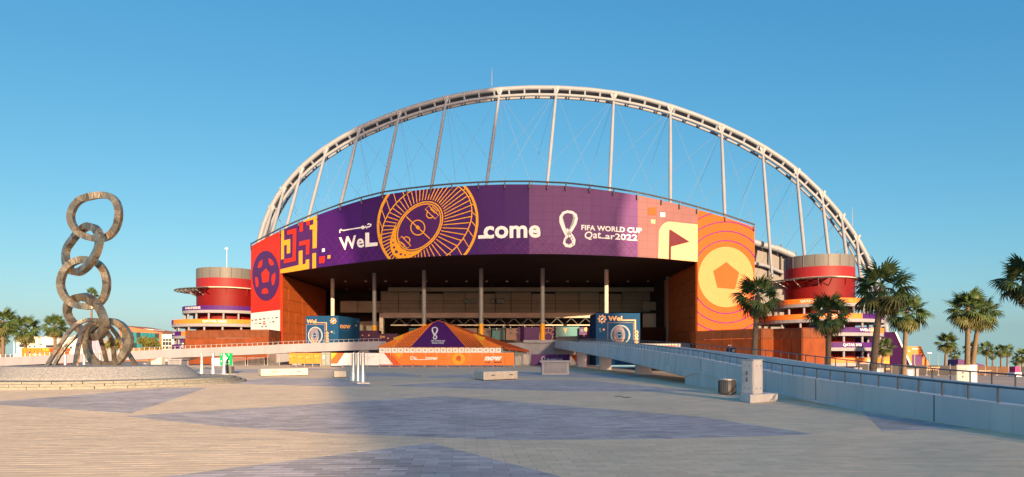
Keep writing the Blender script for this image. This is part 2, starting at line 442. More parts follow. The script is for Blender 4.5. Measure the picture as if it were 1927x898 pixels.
# ------------------------------------------------------------------ stadium: gate, fascia, interior
stadium = thing('stadium', 'huge stadium gate with curved purple welcome banner between two orange pylons', 'stadium', (0, 110, 0))
DEP = [(472, 133.0), (527, 123.1), (562, 118.6), (597, 114.8), (640, 110.6), (680, 107.6), (720, 105.2), (765, 103.3), (810, 101.6), (850, 100.6), (900, 99.8), (950, 99.3), (996, 99.1), (1030, 99.15), (1065, 99.4), (1110, 100.1), (1155, 101.2), (1200, 102.5), (1246, 104.3), (1280, 105.9), (1313, 107.7), (1366, 110.3), (1420, 113.0)]
TOP = [(472, 463.5), (476, 461.5), (533, 431.5), (597, 405), (660, 382), (724, 366), (787, 357.5), (864, 350.5), (925, 347.5), (963, 346.8), (995, 347), (1065, 350), (1134, 357), (1203, 368), (1265, 381.5), (1325, 398), (1381, 414), (1421, 428)]
BOT = [(527, 515), (597, 504), (640, 498), (716, 489), (805, 483), (880, 479.3), (960, 478), (1048, 478), (1110, 479.8), (1165, 482), (1241, 486), (1313, 493)]
fac = []
for (xa, da), (xb, db) in zip(DEP[:-1], DEP[1:]):
    a = P(xa, 0, da); b = P(xb, 0, db)
    if xa < 527: ya, yb = 647, 647
    elif xb > 1313: ya, yb = 647, 647
    else: ya, yb = interp(BOT, xa), interp(BOT, xb)
    fc = Facet(a, b, [(xa, interp(TOP, xa)), (xb, interp(TOP, xb)), (xb, yb), (xa, ya)]); fc.xa = xa; fc.xb = xb
    fac.append(fc)
def ffor(x0, x1): return [f for f in fac if f.xb > x0 + .5 and f.xa < x1 - .5]
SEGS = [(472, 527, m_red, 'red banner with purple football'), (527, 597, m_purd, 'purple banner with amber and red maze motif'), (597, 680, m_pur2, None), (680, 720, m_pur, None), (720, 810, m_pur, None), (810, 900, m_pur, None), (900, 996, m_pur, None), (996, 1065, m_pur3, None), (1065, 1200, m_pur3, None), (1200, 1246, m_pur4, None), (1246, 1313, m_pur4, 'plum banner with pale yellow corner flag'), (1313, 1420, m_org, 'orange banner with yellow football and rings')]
BAN = {}
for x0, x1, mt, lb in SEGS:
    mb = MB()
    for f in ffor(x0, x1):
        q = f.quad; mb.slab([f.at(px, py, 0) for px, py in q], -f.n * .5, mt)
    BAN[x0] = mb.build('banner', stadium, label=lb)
pr_maze, pr_let, pr_bowl, pr_cup, pr_flag, pr_ball, pr_rings, pr_grid, pr_dots, pr_arab, pr_come, pr_cupw, pr_grid2, pr_sq = [MB() for _ in range(14)]
z = zm(470, 380, 4.988)
fm = ffor(527, 597)
for pl in ([(295, 270), (322, 262), (322, 362), (380, 348), (380, 480), (348, 486), (348, 402), (322, 410), (322, 535), (293, 542)],
           [(287, 634), (460, 592), (460, 462), (495, 455), (495, 588), (525, 580), (525, 545), (558, 538), (558, 628), (285, 676)],
           [(500, 168), (634, 118), (628, 432), (590, 438), (590, 255), (565, 262), (562, 222), (597, 212), (597, 165), (503, 190)],
           [(588, 485), (622, 478), (622, 622), (588, 626)]): decal(pr_maze, fm, [z(*p) for p in pl], m_yel)
for pl in ([(352, 270), (438, 247), (432, 555), (320, 578), (320, 540), (402, 522), (405, 300), (352, 310)], [(468, 197), (500, 190), (500, 275), (468, 283)],
           [(530, 185), (563, 177), (563, 215), (535, 222)], [(465, 375), (562, 352), (557, 492), (527, 497), (528, 400), (465, 415)]): decal(pr_maze, fm, [z(*p) for p in pl], m_red, 2)
f2 = ffor(597, 996)
for pl, mt in (([(678, 440), (704, 436), (704, 468), (678, 472)], m_wht), ([(652, 515), (704, 508), (702, 572), (652, 578)], m_red), ([(730, 503), (758, 498), (756, 530), (730, 535)], m_yel)): decal(pr_dots, f2, [z(*p) for p in pl], mt, 2)
text(pr_let, f2, 'We', z(848, 458), z(1076, 425), z(836, 335), m_wht, .024)
decal(pr_let, f2, [z(*p) for p in [(1084, 290), (1120, 288), (1122, 385), (1200, 379), (1200, 412), (1084, 425)]], m_wht, 2)
for st, w in (([(846, 292), (845, 268), (856, 256), (866, 268), (880, 268), (1050, 240), (1072, 236)], 2.2), (ell(1062, 240, 12, 13, 14), 1.8), ([(1072, 238), (1088, 240), (1090, 226)], 1.8), ([(1096, 238), (1120, 234), (1138, 222), (1138, 212), (1116, 206), (1104, 214)], 2.2), ([(1094, 248), (1100, 252)], 1.8)):
    stroke(pr_arab, f2, [z(*p) for p in st], w, m_wht, 2)
z = zm(900, 340, 2.4946)
f3 = ffor(900, 1246)
text(pr_come, f3, 'come', z(25, 273), z(292, 268), z(25, 214), m_wht, .03)
decal(pr_come, f3, [z(*p) for p in [(-2, 257), (50, 255), (50, 271), (-2, 273)]], m_wht, 2)
# stadium bowl drawing
z = zm(700, 340, 5.614); fb = ffor(680, 996)
TH = [math.radians(k * 6) for k in range(60)]
outer = lambda t: (588 + 524 * math.cos(t), 450 + 545 * math.sin(t) - 35 * math.cos(t))
inner = lambda t: (578 + 478 * math.cos(t), 465 + 430 * math.sin(t) - 135 * math.cos(t))
ax, ay = math.cos(math.radians(-50)), math.sin(math.radians(-50))
pit = lambda t, k=1.0: (497 + k * (302 * math.cos(t) * ax - 205 * math.sin(t) * ay), 490 + k * (302 * math.cos(t) * ay + 205 * math.sin(t) * ax))
lft = [t for t in TH if math.cos(t) < .45]
stroke(pr_bowl, fb, [z(*outer(t)) for t in TH], 4.8, m_yel, 1, True)
stroke(pr_bowl, fb, [z(*inner(t)) for t in TH], 2.0, m_yel, 2, True)
for k in range(58):
    t = 2 * math.pi * k / 58; a = pit(t, 1.08)
    u_ = 1.0
    while u_ < 4:
        bx_ = 497 + (a[0] - 497) * u_; by_ = 490 + (a[1] - 490) * u_; xx = (bx_ - 578) / 478
        if xx * xx + ((by_ - 465 + 135 * xx) / 430) ** 2 > 1: break
        u_ += .02
    b = (bx_, by_)
    stroke(pr_bowl, fb, [z(*a), z(*b)], 1.7, m_yel, 1)
for k in range(30):
    t = 2 * math.pi * k / 30
    stroke(pr_bowl, fb, [z(*inner(t)), z(*outer(t - .06))], 1.5, m_yel, 1)
decal(pr_bowl, fb, [z(*pit(2 * math.pi * k / 48, 1.04)) for k in range(48)], m_purd, 3, True)
stroke(pr_bowl, fb, [z(*pit(2 * math.pi * k / 48, 1.0)) for k in range(48)], 2.4, m_yel, 4, True)
stroke(pr_bowl, fb, [z(*pit(2 * math.pi * k / 48, .915)) for k in range(48)], 2.2, m_yel, 4, True)
stroke(pr_bowl, fb, [z(*p) for p in ell(484, 497, 74, 78, 28)], 2.1, m_yel, 4, True)
stroke(pr_bowl, fb, [z(362, 380), z(612, 615)], 2.0, m_yel, 5)
decal(pr_bowl, fb, [z(*p) for p in [(484, 470), (508, 495), (484, 520), (460, 495)]], m_yel, 6, True)
for pl in ([(600, 265), (563, 302), (668, 405), (704, 366)], [(640, 275), (620, 300), (668, 345), (690, 320)], [(312, 588), (278, 630), (370, 715), (410, 688)], [(310, 650), (290, 678), (325, 705), (348, 685)]): stroke(pr_bowl, fb, [z(*p) for p in pl], 1.9, m_yel, 4, True)
stroke(pr_bowl, fb, [z(*p) for p in ell(612, 360, 36, 36, 10, 20, 225)], 1.9, m_yel, 4)
stroke(pr_bowl, fb, [z(*p) for p in ell(365, 630, 36, 36, 10, 210, 405)], 1.9, m_yel, 4)
cres = [(255, 450), (215, 540), (190, 640), (195, 720), (225, 790), (280, 825), (400, 815), (490, 770), (560, 705), (480, 742), (390, 752), (310, 715), (262, 640), (245, 560)]
decal(pr_bowl, fb, [z(*p) for p in cres], m_yel, 5)
for x, y, s in ((223, 600, 5), (222, 655, 8), (233, 705, 11), (258, 753, 14), (303, 778, 11), (350, 785, 8), (402, 780, 5)): decal(pr_bowl, fb, [z(x - s, y - s), z(x + s, y - s), z(x + s, y + s), z(x - s, y + s)], m_purd, 6, True)
# cup emblem and words
def emblem(mbx, fs, mp, k=1.0):
    loop = [(238, 415), (205, 330), (175, 250), (172, 190), (200, 140), (250, 122), (310, 132), (350, 165), (362, 210), (345, 270), (305, 340), (260, 410), (222, 470), (210, 515), (235, 545), (285, 548), (325, 525), (330, 480), (300, 430), (262, 385), (238, 340)]
    wd = [34, 48, 50, 44, 36, 34, 36, 44, 40, 44, 44, 38, 30, 32, 40, 50, 46, 48, 56, 50, 40]
    stroke(mbx, fs, [mp(*p) for p in loop], [w * k for w in wd], m_wht, 2)
    stroke(mbx, fs, [mp(*p) for p in [(315, 150), (335, 200), (318, 270), (280, 340)]], [10 * k, 26 * k, 26 * k, 14 * k], m_wgr, 3)
    stroke(mbx, fs, [mp(*p) for p in [(205, 160), (192, 200), (215, 280)]], [5 * k, 9 * k, 6 * k], m_wgr, 3)
    stroke(mbx, fs, [mp(*p) for p in [(225, 500), (232, 470), (248, 440)]], [8 * k, 16 * k, 6 * k], m_wgr, 3)
    for x, y in ((196, 190), (290, 405), (305, 435), (288, 450), (318, 465), (295, 515), (270, 530), (318, 530)):
        decal(mbx, fs, [mp(*p) for p in ell(x, y, 9, 9, 6)], m_mar, 4, True)
z = zm(1030, 380, 6.645); f4 = ffor(996, 1313)
emblem(pr_cup, f4, z, 1 / 6.645)
text(pr_cupw, f4, 'FIFA WORLD CUP', z(425, 352), z(1182, 392), z(425, 286), m_wht, .03)
text(pr_cupw, f4, 'Qat', z(462, 480), z(668, 470), z(470, 372), m_wht, .015)
decal(pr_cupw, f4, [z(640, 444), (z(770, 452)), z(770, 463), z(640, 456)], m_wht, 2)
text(pr_cupw, f4, 'ar2022', z(726, 464), z(1126, 488), z(726, 388), m_wht, .015)
decal(pr_flag, f4, [z(*p) for p in [(1385, 720), (1395, 380), (1408, 330), (1440, 285), (1480, 258), (1520, 246), (1890, 284), (1890, 765)]], m_pale, 1)
decal(pr_flag, f4, [z(*p) for p in [(1525, 345), (1546, 350), (1780, 500), (1548, 560), (1546, 730), (1518, 726)]], m_mar, 2)
for pl, mt in (([(1262, 72), (1360, 68), (1364, 166), (1264, 162)], m_orgd), ([(1413, 132), (1473, 134), (1472, 190), (1415, 186)], m_wht), ([(1293, 218), (1352, 222), (1350, 276), (1296, 270)], m_pale)): decal(pr_flag, f4, [z(*p) for p in pl], mt, 2)
for k in range(16):                                    # lattice of fine violet lines low on the banner
    x = 600 + k * 14
    if x < 700:
        stroke(pr_grid, ffor(597, 720), [(x, 505), (x + 45, 452)], .9, m_purl, 1); stroke(pr_grid, ffor(597, 720), [(x, 445), (x + 48, 505)], .9, m_purl, 1)
for k in range(24):
    x = 905 + k * 13
    stroke(pr_grid2, ffor(900, 1200), [(x, 486), (x + 38, 440 + (k % 3) * 6)], .8, m_purl, 1); stroke(pr_grid2, ffor(900, 1200), [(x, 446 + (k % 4) * 5), (x + 34, 486)], .8, m_purl, 1)
# red pylon banner
z = zm(330, 460, 3.741); fr = ffor(472, 527)
for k in range(16):
    x = 474 + k * 3.4
    decal(pr_ball, fr, [(x, 560), (x + 1.3, 559), (x + 1.3, 590), (x, 590)], m_redl, 1, True)
decal(pr_ball, fr, [(470, 589.8), (528, 583.2), (528, 623.5), (470, 622.5)], m_wht, 2)
decal(pr_ball, fr, [z(*p) for p in ell(637, 221, 96, 176, 40)], m_purd, 2, True)
for pl in ([(637, 168), (662, 200), (657, 262), (614, 272), (604, 205)], [(578, 165), (590, 125), (614, 106), (612, 145), (598, 165)], [(655, 95), (680, 108), (696, 140), (676, 152), (658, 132)], [(562, 230), (578, 232), (586, 262), (582, 300), (568, 300), (563, 265)], [(678, 220), (702, 196), (706, 235), (694, 285), (682, 290), (676, 255)], [(606, 345), (612, 318), (632, 306), (650, 315), (656, 342), (630, 350)]): decal(pr_ball, fr, [z(*p) for p in pl], m_red, 3)
lc = [m_purd, m_red, m_teal, m_steeld, m_wgr, m_teal, m_steeld, m_wgr, m_steeld, m_red, m_wgr]
for k, (x, y, w) in enumerate(((541, 536, 10), (567, 532, 18), (597, 527, 18), (625, 524, 18), (655, 520, 16), (684, 518, 8), (713, 515, 16), (568, 556, 22), (597, 556, 16), (625, 545, 14), (668, 548, 10), (690, 545, 14), (625, 560, 22), (612, 580, 14), (638, 577, 12))):
    decal(pr_ball, fr, [z(x - w / 2, y - 4), z(x + w / 2, y - 5), z(x + w / 2, y + 4), z(x - w / 2, y + 5)], lc[k % 11], 3, True)
# orange pylon banner
fo = ffor(1313, 1420)
decal(pr_rings, fo, ell(1366, 521.5, 52, 57, 48), M('print ochre yellow', (.62, .27, .11), .5, .05), 2, True)
decal(pr_rings, fo, [zm(900, 340, 2.4946)(*p) for p in [(1165, 382), (1225, 432), (1205, 510), (1123, 503), (1103, 425)]], m_orgd, 3)
for r in (66, 83, 100, 118): stroke(pr_rings, fo, ell(1366, 521.5, r * .98, r * 1.04, 60), 1.9, m_purl, 1, True)
for mbx, nm, par in ((pr_maze, 'maze_print', 527), (pr_let, 'lettering', 597), (pr_bowl, 'stadium_drawing', 810), (pr_cup, 'cup_emblem', 1065), (pr_flag, 'corner_flag_print', 1246), (pr_ball, 'football_print', 472), (pr_rings, 'football_print', 1313), (pr_grid, 'lattice_print', 597), (pr_grid2, 'lattice_print', 996), (pr_dots, 'dot_print', 597), (pr_arab, 'lettering', 597), (pr_come, 'lettering', 900), (pr_cupw, 'lettering', 1065)): mbx.build(nm, BAN[par])
# top rail, soffit, roof, walls
tp = [fac[0].at(fac[0].quad[0][0], fac[0].quad[0][1], .4)] + [f.at(f.quad[1][0], f.quad[1][1], .4) for f in fac]
mb = MB(); mb.tube([p + Vector((0, 0, .45)) for p in tp], .13, m_steeld, 6); mb.build('top_rail', stadium)
for i in range(len(tp)):
    mb = MB(); mb.bar(tp[i] - Vector((0, 0, .6)), tp[i] + Vector((0, 0, .5)), .18, .18, m_steeld); mb.build('rail_bracket', stadium)
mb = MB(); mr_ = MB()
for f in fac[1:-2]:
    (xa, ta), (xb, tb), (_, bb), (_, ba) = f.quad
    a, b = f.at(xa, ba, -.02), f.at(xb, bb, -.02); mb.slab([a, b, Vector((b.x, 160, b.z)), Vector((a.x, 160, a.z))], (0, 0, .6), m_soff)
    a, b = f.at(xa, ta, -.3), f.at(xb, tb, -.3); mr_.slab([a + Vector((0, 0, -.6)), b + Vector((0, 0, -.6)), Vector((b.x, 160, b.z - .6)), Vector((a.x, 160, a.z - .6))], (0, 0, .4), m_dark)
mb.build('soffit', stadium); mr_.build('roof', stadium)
XL = XD(527, 123.1); XR = XD(1313, 107.7)
def panel_wall(parent, a, b, z0, z1, nc, nr, mat, t=.12, gap=.05, back=True, nm='panel', z1b=None):
    a = Vector((a[0], a[1], 0)); b = Vector((b[0], b[1], 0)); d = b - a; n = Vector((d.y, -d.x, 0)).normalized()
    if n.dot(CAMP - a) < 0: n = -n
    if back:
        k = MB(); k.slab([a + Vector((0, 0, z0)), b + Vector((0, 0, z0)), b + Vector((0, 0, z1)), a + Vector((0, 0, z1))], -n * .3, m_back); k.build('wall_backing', parent)
    L = d.length; u = d / L
    me = None
    for i in range(nc):
        for j in range(nr):
            w = L / nc; h = (z1 - z0) / nr
            p0 = a + u * (i * w + gap / 2) + Vector((0, 0, z0 + j * h + gap / 2)); p1 = p0 + u * (w - gap)
            k = MB(); k.slab([p0, p1, p1 + Vector((0, 0, h - gap)), p0 + Vector((0, 0, h - gap))], n * (t + random.uniform(-.015, .015)), mat[j] if isinstance(mat, list) else mat); k.build(nm, parent)
panel_wall(stadium, (XL, 123.3), (XL + .3, 152), 3.5, 16.4, 7, 6, m_corten)
panel_wall(stadium, (XR, 108), (XR, 131), 3.5, 16.2, 6, 6, m_corten)
mb = MB()
mb.prism([(XL - .4, 124), (XD(472, 133) + .4, 133.6), (XD(472, 133) + .4, 160), (XL - .4, 160)], 0, 22.6, m_corten); mb.build('pylon_core', stadium)
mb = MB(); mb.prism([(XR + .5, 108.8), (XD(1420, 113) - .5, 113.6), (XD(1420, 113) - .5, 150), (XR + .5, 150)], 0, 22.2, m_corten); mb.build('pylon_core', stadium)
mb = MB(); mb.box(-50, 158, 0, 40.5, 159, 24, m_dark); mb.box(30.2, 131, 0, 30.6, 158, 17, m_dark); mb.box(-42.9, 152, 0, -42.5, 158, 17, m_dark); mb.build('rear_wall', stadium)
mb = MB(); mb.prism([(-42, 119), (-25, 116.5), (-21, 105.6), (9.8, 105.6), (10.4, 112), (30, 112), (30, 158), (-42, 158)], 0, 3.5, m_white); mb.build('podium', stadium)
mb = MB(); mb.box(XD(985, 105), 105.2, 3.5, XD(1046, 105), 105.5, 3.95, m_white); mb.build('podium_parapet', stadium)
for x, d in ((626, 131), (704.5, 122), (798, 118), (905.5, 116), (1021, 115.5), (1141, 117.5), (1257, 128)):
    X = XD(x, d); mb = MB(); r = .37
    lo = 7.0 if 700 < x < 1100 else 3.5
    mb.lathe(X, d, [(r, lo), (r, 16.6)], 16, m_tanl if x in (626, 1141) else m_col)
    c = mb.build('column', stadium, smooth=True)
    if lo > 4:
        mb = MB(); mb.lathe(X, d, [(r + .03, 3.5), (r + .03, 7.0)], 16, m_yel); mb.build('column_wrap', c, smooth=True)
def ibox(name, x0, x1, y0, y1, d, th, mat, parent=stadium, **k):
    mb = MB(); mb.box(XD(x0, d), d, ZD(y1, d), XD(x1, d), d + th, ZD(y0, d), mat); return mb.build(name, parent, **k)
# inner stand: tan panels one by one, ledges, truss, windows
xs = [640, 672, 716, 750, 790, 834, 876, 905, 932, 962, 1000, 1045, 1090, 1128, 1170, 1210, 1245]
for i in range(len(xs) - 1):
    for (ya, yb) in ((548, 566), (566.8, 588)):
        if xs[i] < 700 and ya < 560: continue
        ibox('stand_panel', xs[i] + .5, xs[i + 1] - .5, ya + (5 if i % 3 == 1 else 0) * (ya < 560), yb, 146 + (i % 3) * .5, .4, m_tan)
for x in (873, 886, 923, 934, 941):
    w = ibox('window', x, x + 7.5, 562, 571, 145.7, .3, m_steeld); ibox('pane', x + .6, x + 7, 562.8, 570.3, 145.6, .1, m_teal, w)
ibox('upper_ledge', 730, 1255, 541, 548, 142, 2, m_tan); ibox('lower_ledge', 720, 1122, 588.5, 598, 139, 3, m_tanl)
ibox('ledge_post', 714, 721, 589, 640, 139, 1.2, m_tanl)
ibox('stand_panel', 640, 712, 605, 640, 147, .4, m_tan); ibox('stand_panel', 1210, 1247, 590, 616, 140, .4, m_tanl); ibox('stand_panel', 1210, 1247, 568, 584, 140, .4, m_tan)
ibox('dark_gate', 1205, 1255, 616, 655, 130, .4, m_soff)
ibox('dark_beam', 640, 1255, 520, 526, 150, 1, m_soff); ibox('upper_seating', 830, 1050, 527, 541, 150, 2, m_tan)  # dark red beam across the inner stand, seating beside it
for y in (571, 580):
    ibox('panel_rail', 700, 1210, y, y + .5, 145.5, .1, m_steeld)
for k in range(22): ibox('guard_post', 735 + k * 24, 736 + k * 24, 531, 541, 141.9, .15, m_steeld)
ibox('guard_rail', 732, 1252, 531, 531.8, 141.8, .15, m_steeld); ibox('guard_rail', 732, 1252, 536, 536.6, 141.8, .1, m_steeld)
for k in range(14): ibox('stand_column', 650 + k * 44, 653 + k * 44, 500, 545, 151, .6, m_tan)
for k in range(9): ibox('shop_front', 770 + k * 26, 794 + k * 26, 618, 640, 141, .3, m_glassd if k % 3 else m_teal)
for k in range(16):
    p = P(650 + k * 38, 503 - abs(k - 8) * .5, 135); mb = MB(); mb.lathe(p.x, p.y, [(.25, 16.35), (.25, 16.58)], 10, m_tanl); mb.build('soffit_lamp', stadium)
ibox('truss_rail', 735, 1110, 611, 613, 137, .3, m_tanl)
for k in range(14):
    xa = 738 + k * 27; mb = MB()
    mb.bar(P(xa, 611, 137.2), P(xa + 13, 599, 137.2), 0.12, 0.12, m_steeld); mb.bar(P(xa + 13, 599, 137.2), P(xa + 26, 611, 137.2), .12, .12, m_steeld); mb.build('truss_web', stadium)
for k in range(11):
    x = 908 + k * 13.3; y = 617 + (k % 3) * 3
    if 1015 < x < 1028: continue
    mb = MB(); p = P(x, y, 128); mb.lathe(p.x, p.y, [(.1, p.z + .5), (.12, p.z + .3), (.42, p.z), (.4, p.z - .05)], 10, m_galv); mb.build('pendant_lamp', stadium)
bk = ibox('interior_banner', 1046, 1090, 615, 643, 126, .2, m_teal); mb = MB(); fx_ = [Facet((0, 126), (1, 126))]
text(mb, fx_, 'welcome', (1050, 639), (1086, 639), (1050, 635), m_gold, .02, 1); decal(mb, fx_, [(1060, 618), (1067, 618), (1064, 628)], m_gold, 1); mb.build('lettering', bk)
bk = ibox('interior_banner', 975, 1045, 616, 643, 127, .2, m_purd); mb = MB(); fx_ = [Facet((0, 127), (1, 127))]
stroke(mb, fx_, ell(1032, 634, 17, 17, 28), 1.2, m_gold, 1, True); stroke(mb, fx_, ell(1032, 634, 8, 8, 20), 1, m_gold, 1, True)
for k in range(12): g = k * math.pi / 6; stroke(mb, fx_, [(1032 + 8 * math.cos(g), 634 + 8 * math.sin(g)), (1032 + 17 * math.cos(g), 634 + 17 * math.sin(g))], .7, m_gold, 1)
mb.build('wheel_print', bk)
bk = ibox('interior_banner', 1090, 1110, 616, 643, 125, .2, m_purd); mb = MB(); fx_ = [Facet((0, 125), (1, 125))]
for x, y, r, mt in ((1095, 622, 2.5, m_teal), (1103, 620, 4, m_gold), (1099, 632, 2.5, m_gold)): decal(mb, fx_, ell(x, y, r, r, 10), mt, 1, True)
mb.build('dot_print', bk)
# stands behind the right pylon
mb = MB(); a = P(1412, 455, 160); b = P(1492, 486, 160)
mb.slab([P(1405, 452, 160), P(1492, 484, 160), P(1492, 640, 160), P(1405, 640, 160)], (0, 2, 0), m_mesh); o = mb.build('louvre_wall', stadium)
mb = MB(); mb.tube([P(1400, 450, 158.5), P(1432, 460, 158.5), P(1465, 469, 158.5), P(1495, 482, 158.5)], .75, m_steel, 10); mb.build('roof_edge', stadium, smooth=True)
mb = MB(); mb.tube([P(1400, 492, 158.8), P(1440, 500, 158.8), P(1475, 514, 158.8)], .4, m_steel, 8); mb.build('roof_edge', stadium, smooth=True)
for x in (1447, 1470):
    mb = MB(); mb.bar(P(x, 460, 159.6), P(x, 520, 159.6), .3, .3, m_steeld); mb.build('louvre_post', stadium)
# ------------------------------------------------------------------ the arch
arch = thing('stadium_arch', 'giant white steel truss arch with slanted masts and cables rising over the stadium', 'arch', (0, 165, 0))
AP = [(478, 500), (484, 467), (489, 446), (495.4, 416.4), (508, 389), (525, 359), (546, 334), (571.6, 306), (605.5, 278.8), (639, 257.6), (681.7, 236.4), (724, 217.4), (774.8, 200.4), (829.9, 183.5), (885, 171.8), (940, 165), (1000, 162.5), (1046.8, 163.3), (1113.6, 166.8), (1158, 172), (1216, 184), (1262.8, 198), (1309.5, 214.9), (1358.5, 233.5), (1403, 255.8), (1443, 276.9), (1478.7, 300.9), (1514.4, 329), (1545.5, 359.5), (1572.3, 391.0), (1599, 424), (1616.8, 451.8), (1632.4, 480.7), (1643.5, 507.4), (1656, 545), (1668, 600), (1674, 668)]
AP = [(452, 668), (462, 580)] + AP
for _ in range(2):                                     # even out the hand measurements
    AP = [AP[0]] + [((AP[i - 1][0] + 2 * AP[i][0] + AP[i + 1][0]) / 4, (AP[i - 1][1] + 2 * AP[i][1] + AP[i + 1][1]) / 4) for i in range(1, len(AP) - 1)] + [AP[-1]]
A3 = [P(x, y + 1.2, 165) for x, y in AP]
ACUM = [0]
for a, b in zip(A3[:-1], A3[1:]): ACUM.append(ACUM[-1] + (b - a).length)
def arch_at(s):
    c = [float(np.interp(s, ACUM, [p[k] for p in A3])) for k in range(3)]
    e = 1.5; q = [float(np.interp(s + e, ACUM, [p[k] for p in A3])) - float(np.interp(s - e, ACUM, [p[k] for p in A3])) for k in range(3)]
    t = Vector(q).normalized(); n = Vector((t.z, 0, -t.x)); 
    return Vector(c), n                                # n points to the inside of the curve
NS = 120
U = [arch_at(ACUM[-1] * k / NS) for k in range(NS + 1)]
up = [p for p, n in U]; lo = [p + n * 2.05 + Vector((0, -.9, 0)) for p, n in U]; bk = [p + n * 1.5 + Vector((0, 2.4, 0)) for p, n in U]
for pts, r in ((up, .60), (lo, .37), (bk, .30)):
    mb = MB(); mb.tube(pts, r, m_steel, 12); mb.build('arch_tube', arch, smooth=True)
mb = MB()
mb.add([p + n * .55 + Vector((0, y, 0)) for p, n in U for y in (-.2, 2.0)], [(2 * i, 2 * i + 1, 2 * i + 3, 2 * i + 2) for i in range(NS)], m_mesh); mb.build('walkway', arch)
NB = 62
for k in range(2, NB - 1):
    p, n = arch_at(ACUM[-1] * k / NB); a = p; b = p + n * 2.05 + Vector((0, -.9, 0)); c = p + n * 1.5 + Vector((0, 2.4, 0))
    mb = MB(); mb.bar(a, b, .38, .38, m_steel); mb.bar(b, c, .22, .22, m_steel); mb.bar(c, a, .22, .22, m_steel); mb.build('strut', arch)
MAST = [((940, 175), (916, 344)), ((840, 188), (812, 353)), ((751.5, 215), (719, 367)), ((675, 247), (641, 386)), ((613, 285), (582, 404)), ((567, 323), (541, 421)), ((533.5, 360), (513.6, 434)), ((512, 395), (497.5, 444)), ((1047, 171), (1030, 346)), ((1155, 184.5), (1147, 356)), ((1261.5, 207), (1261.5, 377)), ((1357.6, 245), (1364, 407)), ((1435, 285), (1448.5, 463)), ((1499, 325), (1513.5, 476)), ((1546.5, 367), (1559, 476)), ((1583.5, 409.5), (1593, 482)), ((1612, 449.5), (1619, 518))]
MAST.sort()
feet = []
for (x0, y0), (x1, y1) in MAST:
    ext = 70 if x0 < 1400 else 60
    L = math.hypot(x1 - x0, y1 - y0); k = (L + ext) / L
    a = P(x0, y0, 164.6); b = P(x0 + (x1 - x0) * k, y0 + (y1 - y0) * k, 152 if x0 < 1500 else 158)
    feet.append((a, b))
    n = 9; mb = MB(); mb.tube([a.lerp(b, t / n) for t in range(n + 1)], [.24 + .17 * math.sin(math.pi * min(1, (t / n) * .9 + .1)) for t in range(n + 1)], m_steel, 10)
    ms = mb.build('mast', arch, smooth=True)
    mb = MB()
    for s in (-1, 1):
        mb.slab([a + Vector((s * .12, -.4, -1.0)), a + Vector((s * .85, -.4, .7)), a + Vector((s * .6, -.4, 1.1)), a + Vector((0, -.5, .6))], (0, .8, 0), m_steel)
    mb.build('mast_bracket', ms)
for i, (a, b) in enumerate(feet):
    for j in (i - 1, i + 1):
        if 0 <= j < len(feet):
            mb = MB(); mb.tube([a, feet[j][1]], .026, m_cable, 5); mb.build('cable', arch)
    j = i + 2 if a.x < 5 else i - 2
    mb = MB(); q = feet[j][1]; mb.tube([a, q + Vector((0, 25, 2))], .028, m_cable, 5); mb.build('cable', arch)
    mb = MB(); mb.tube([a, b + Vector((6 if a.x < 5 else -6, 30, 3))], .028, m_cable, 5); mb.build('cable', arch)
for x, y, h in ((925.5, 163, 22), (1604, 425, 22)):
    mb = MB(); p = P(x, y, 165); mb.tube([p, p + Vector((0, 0, h * 165 / F)), p + Vector((0, 0, h * 1.6 * 165 / F))], [.12, .10, .03], m_galv, 6); mb.build('lightning_rod', arch)
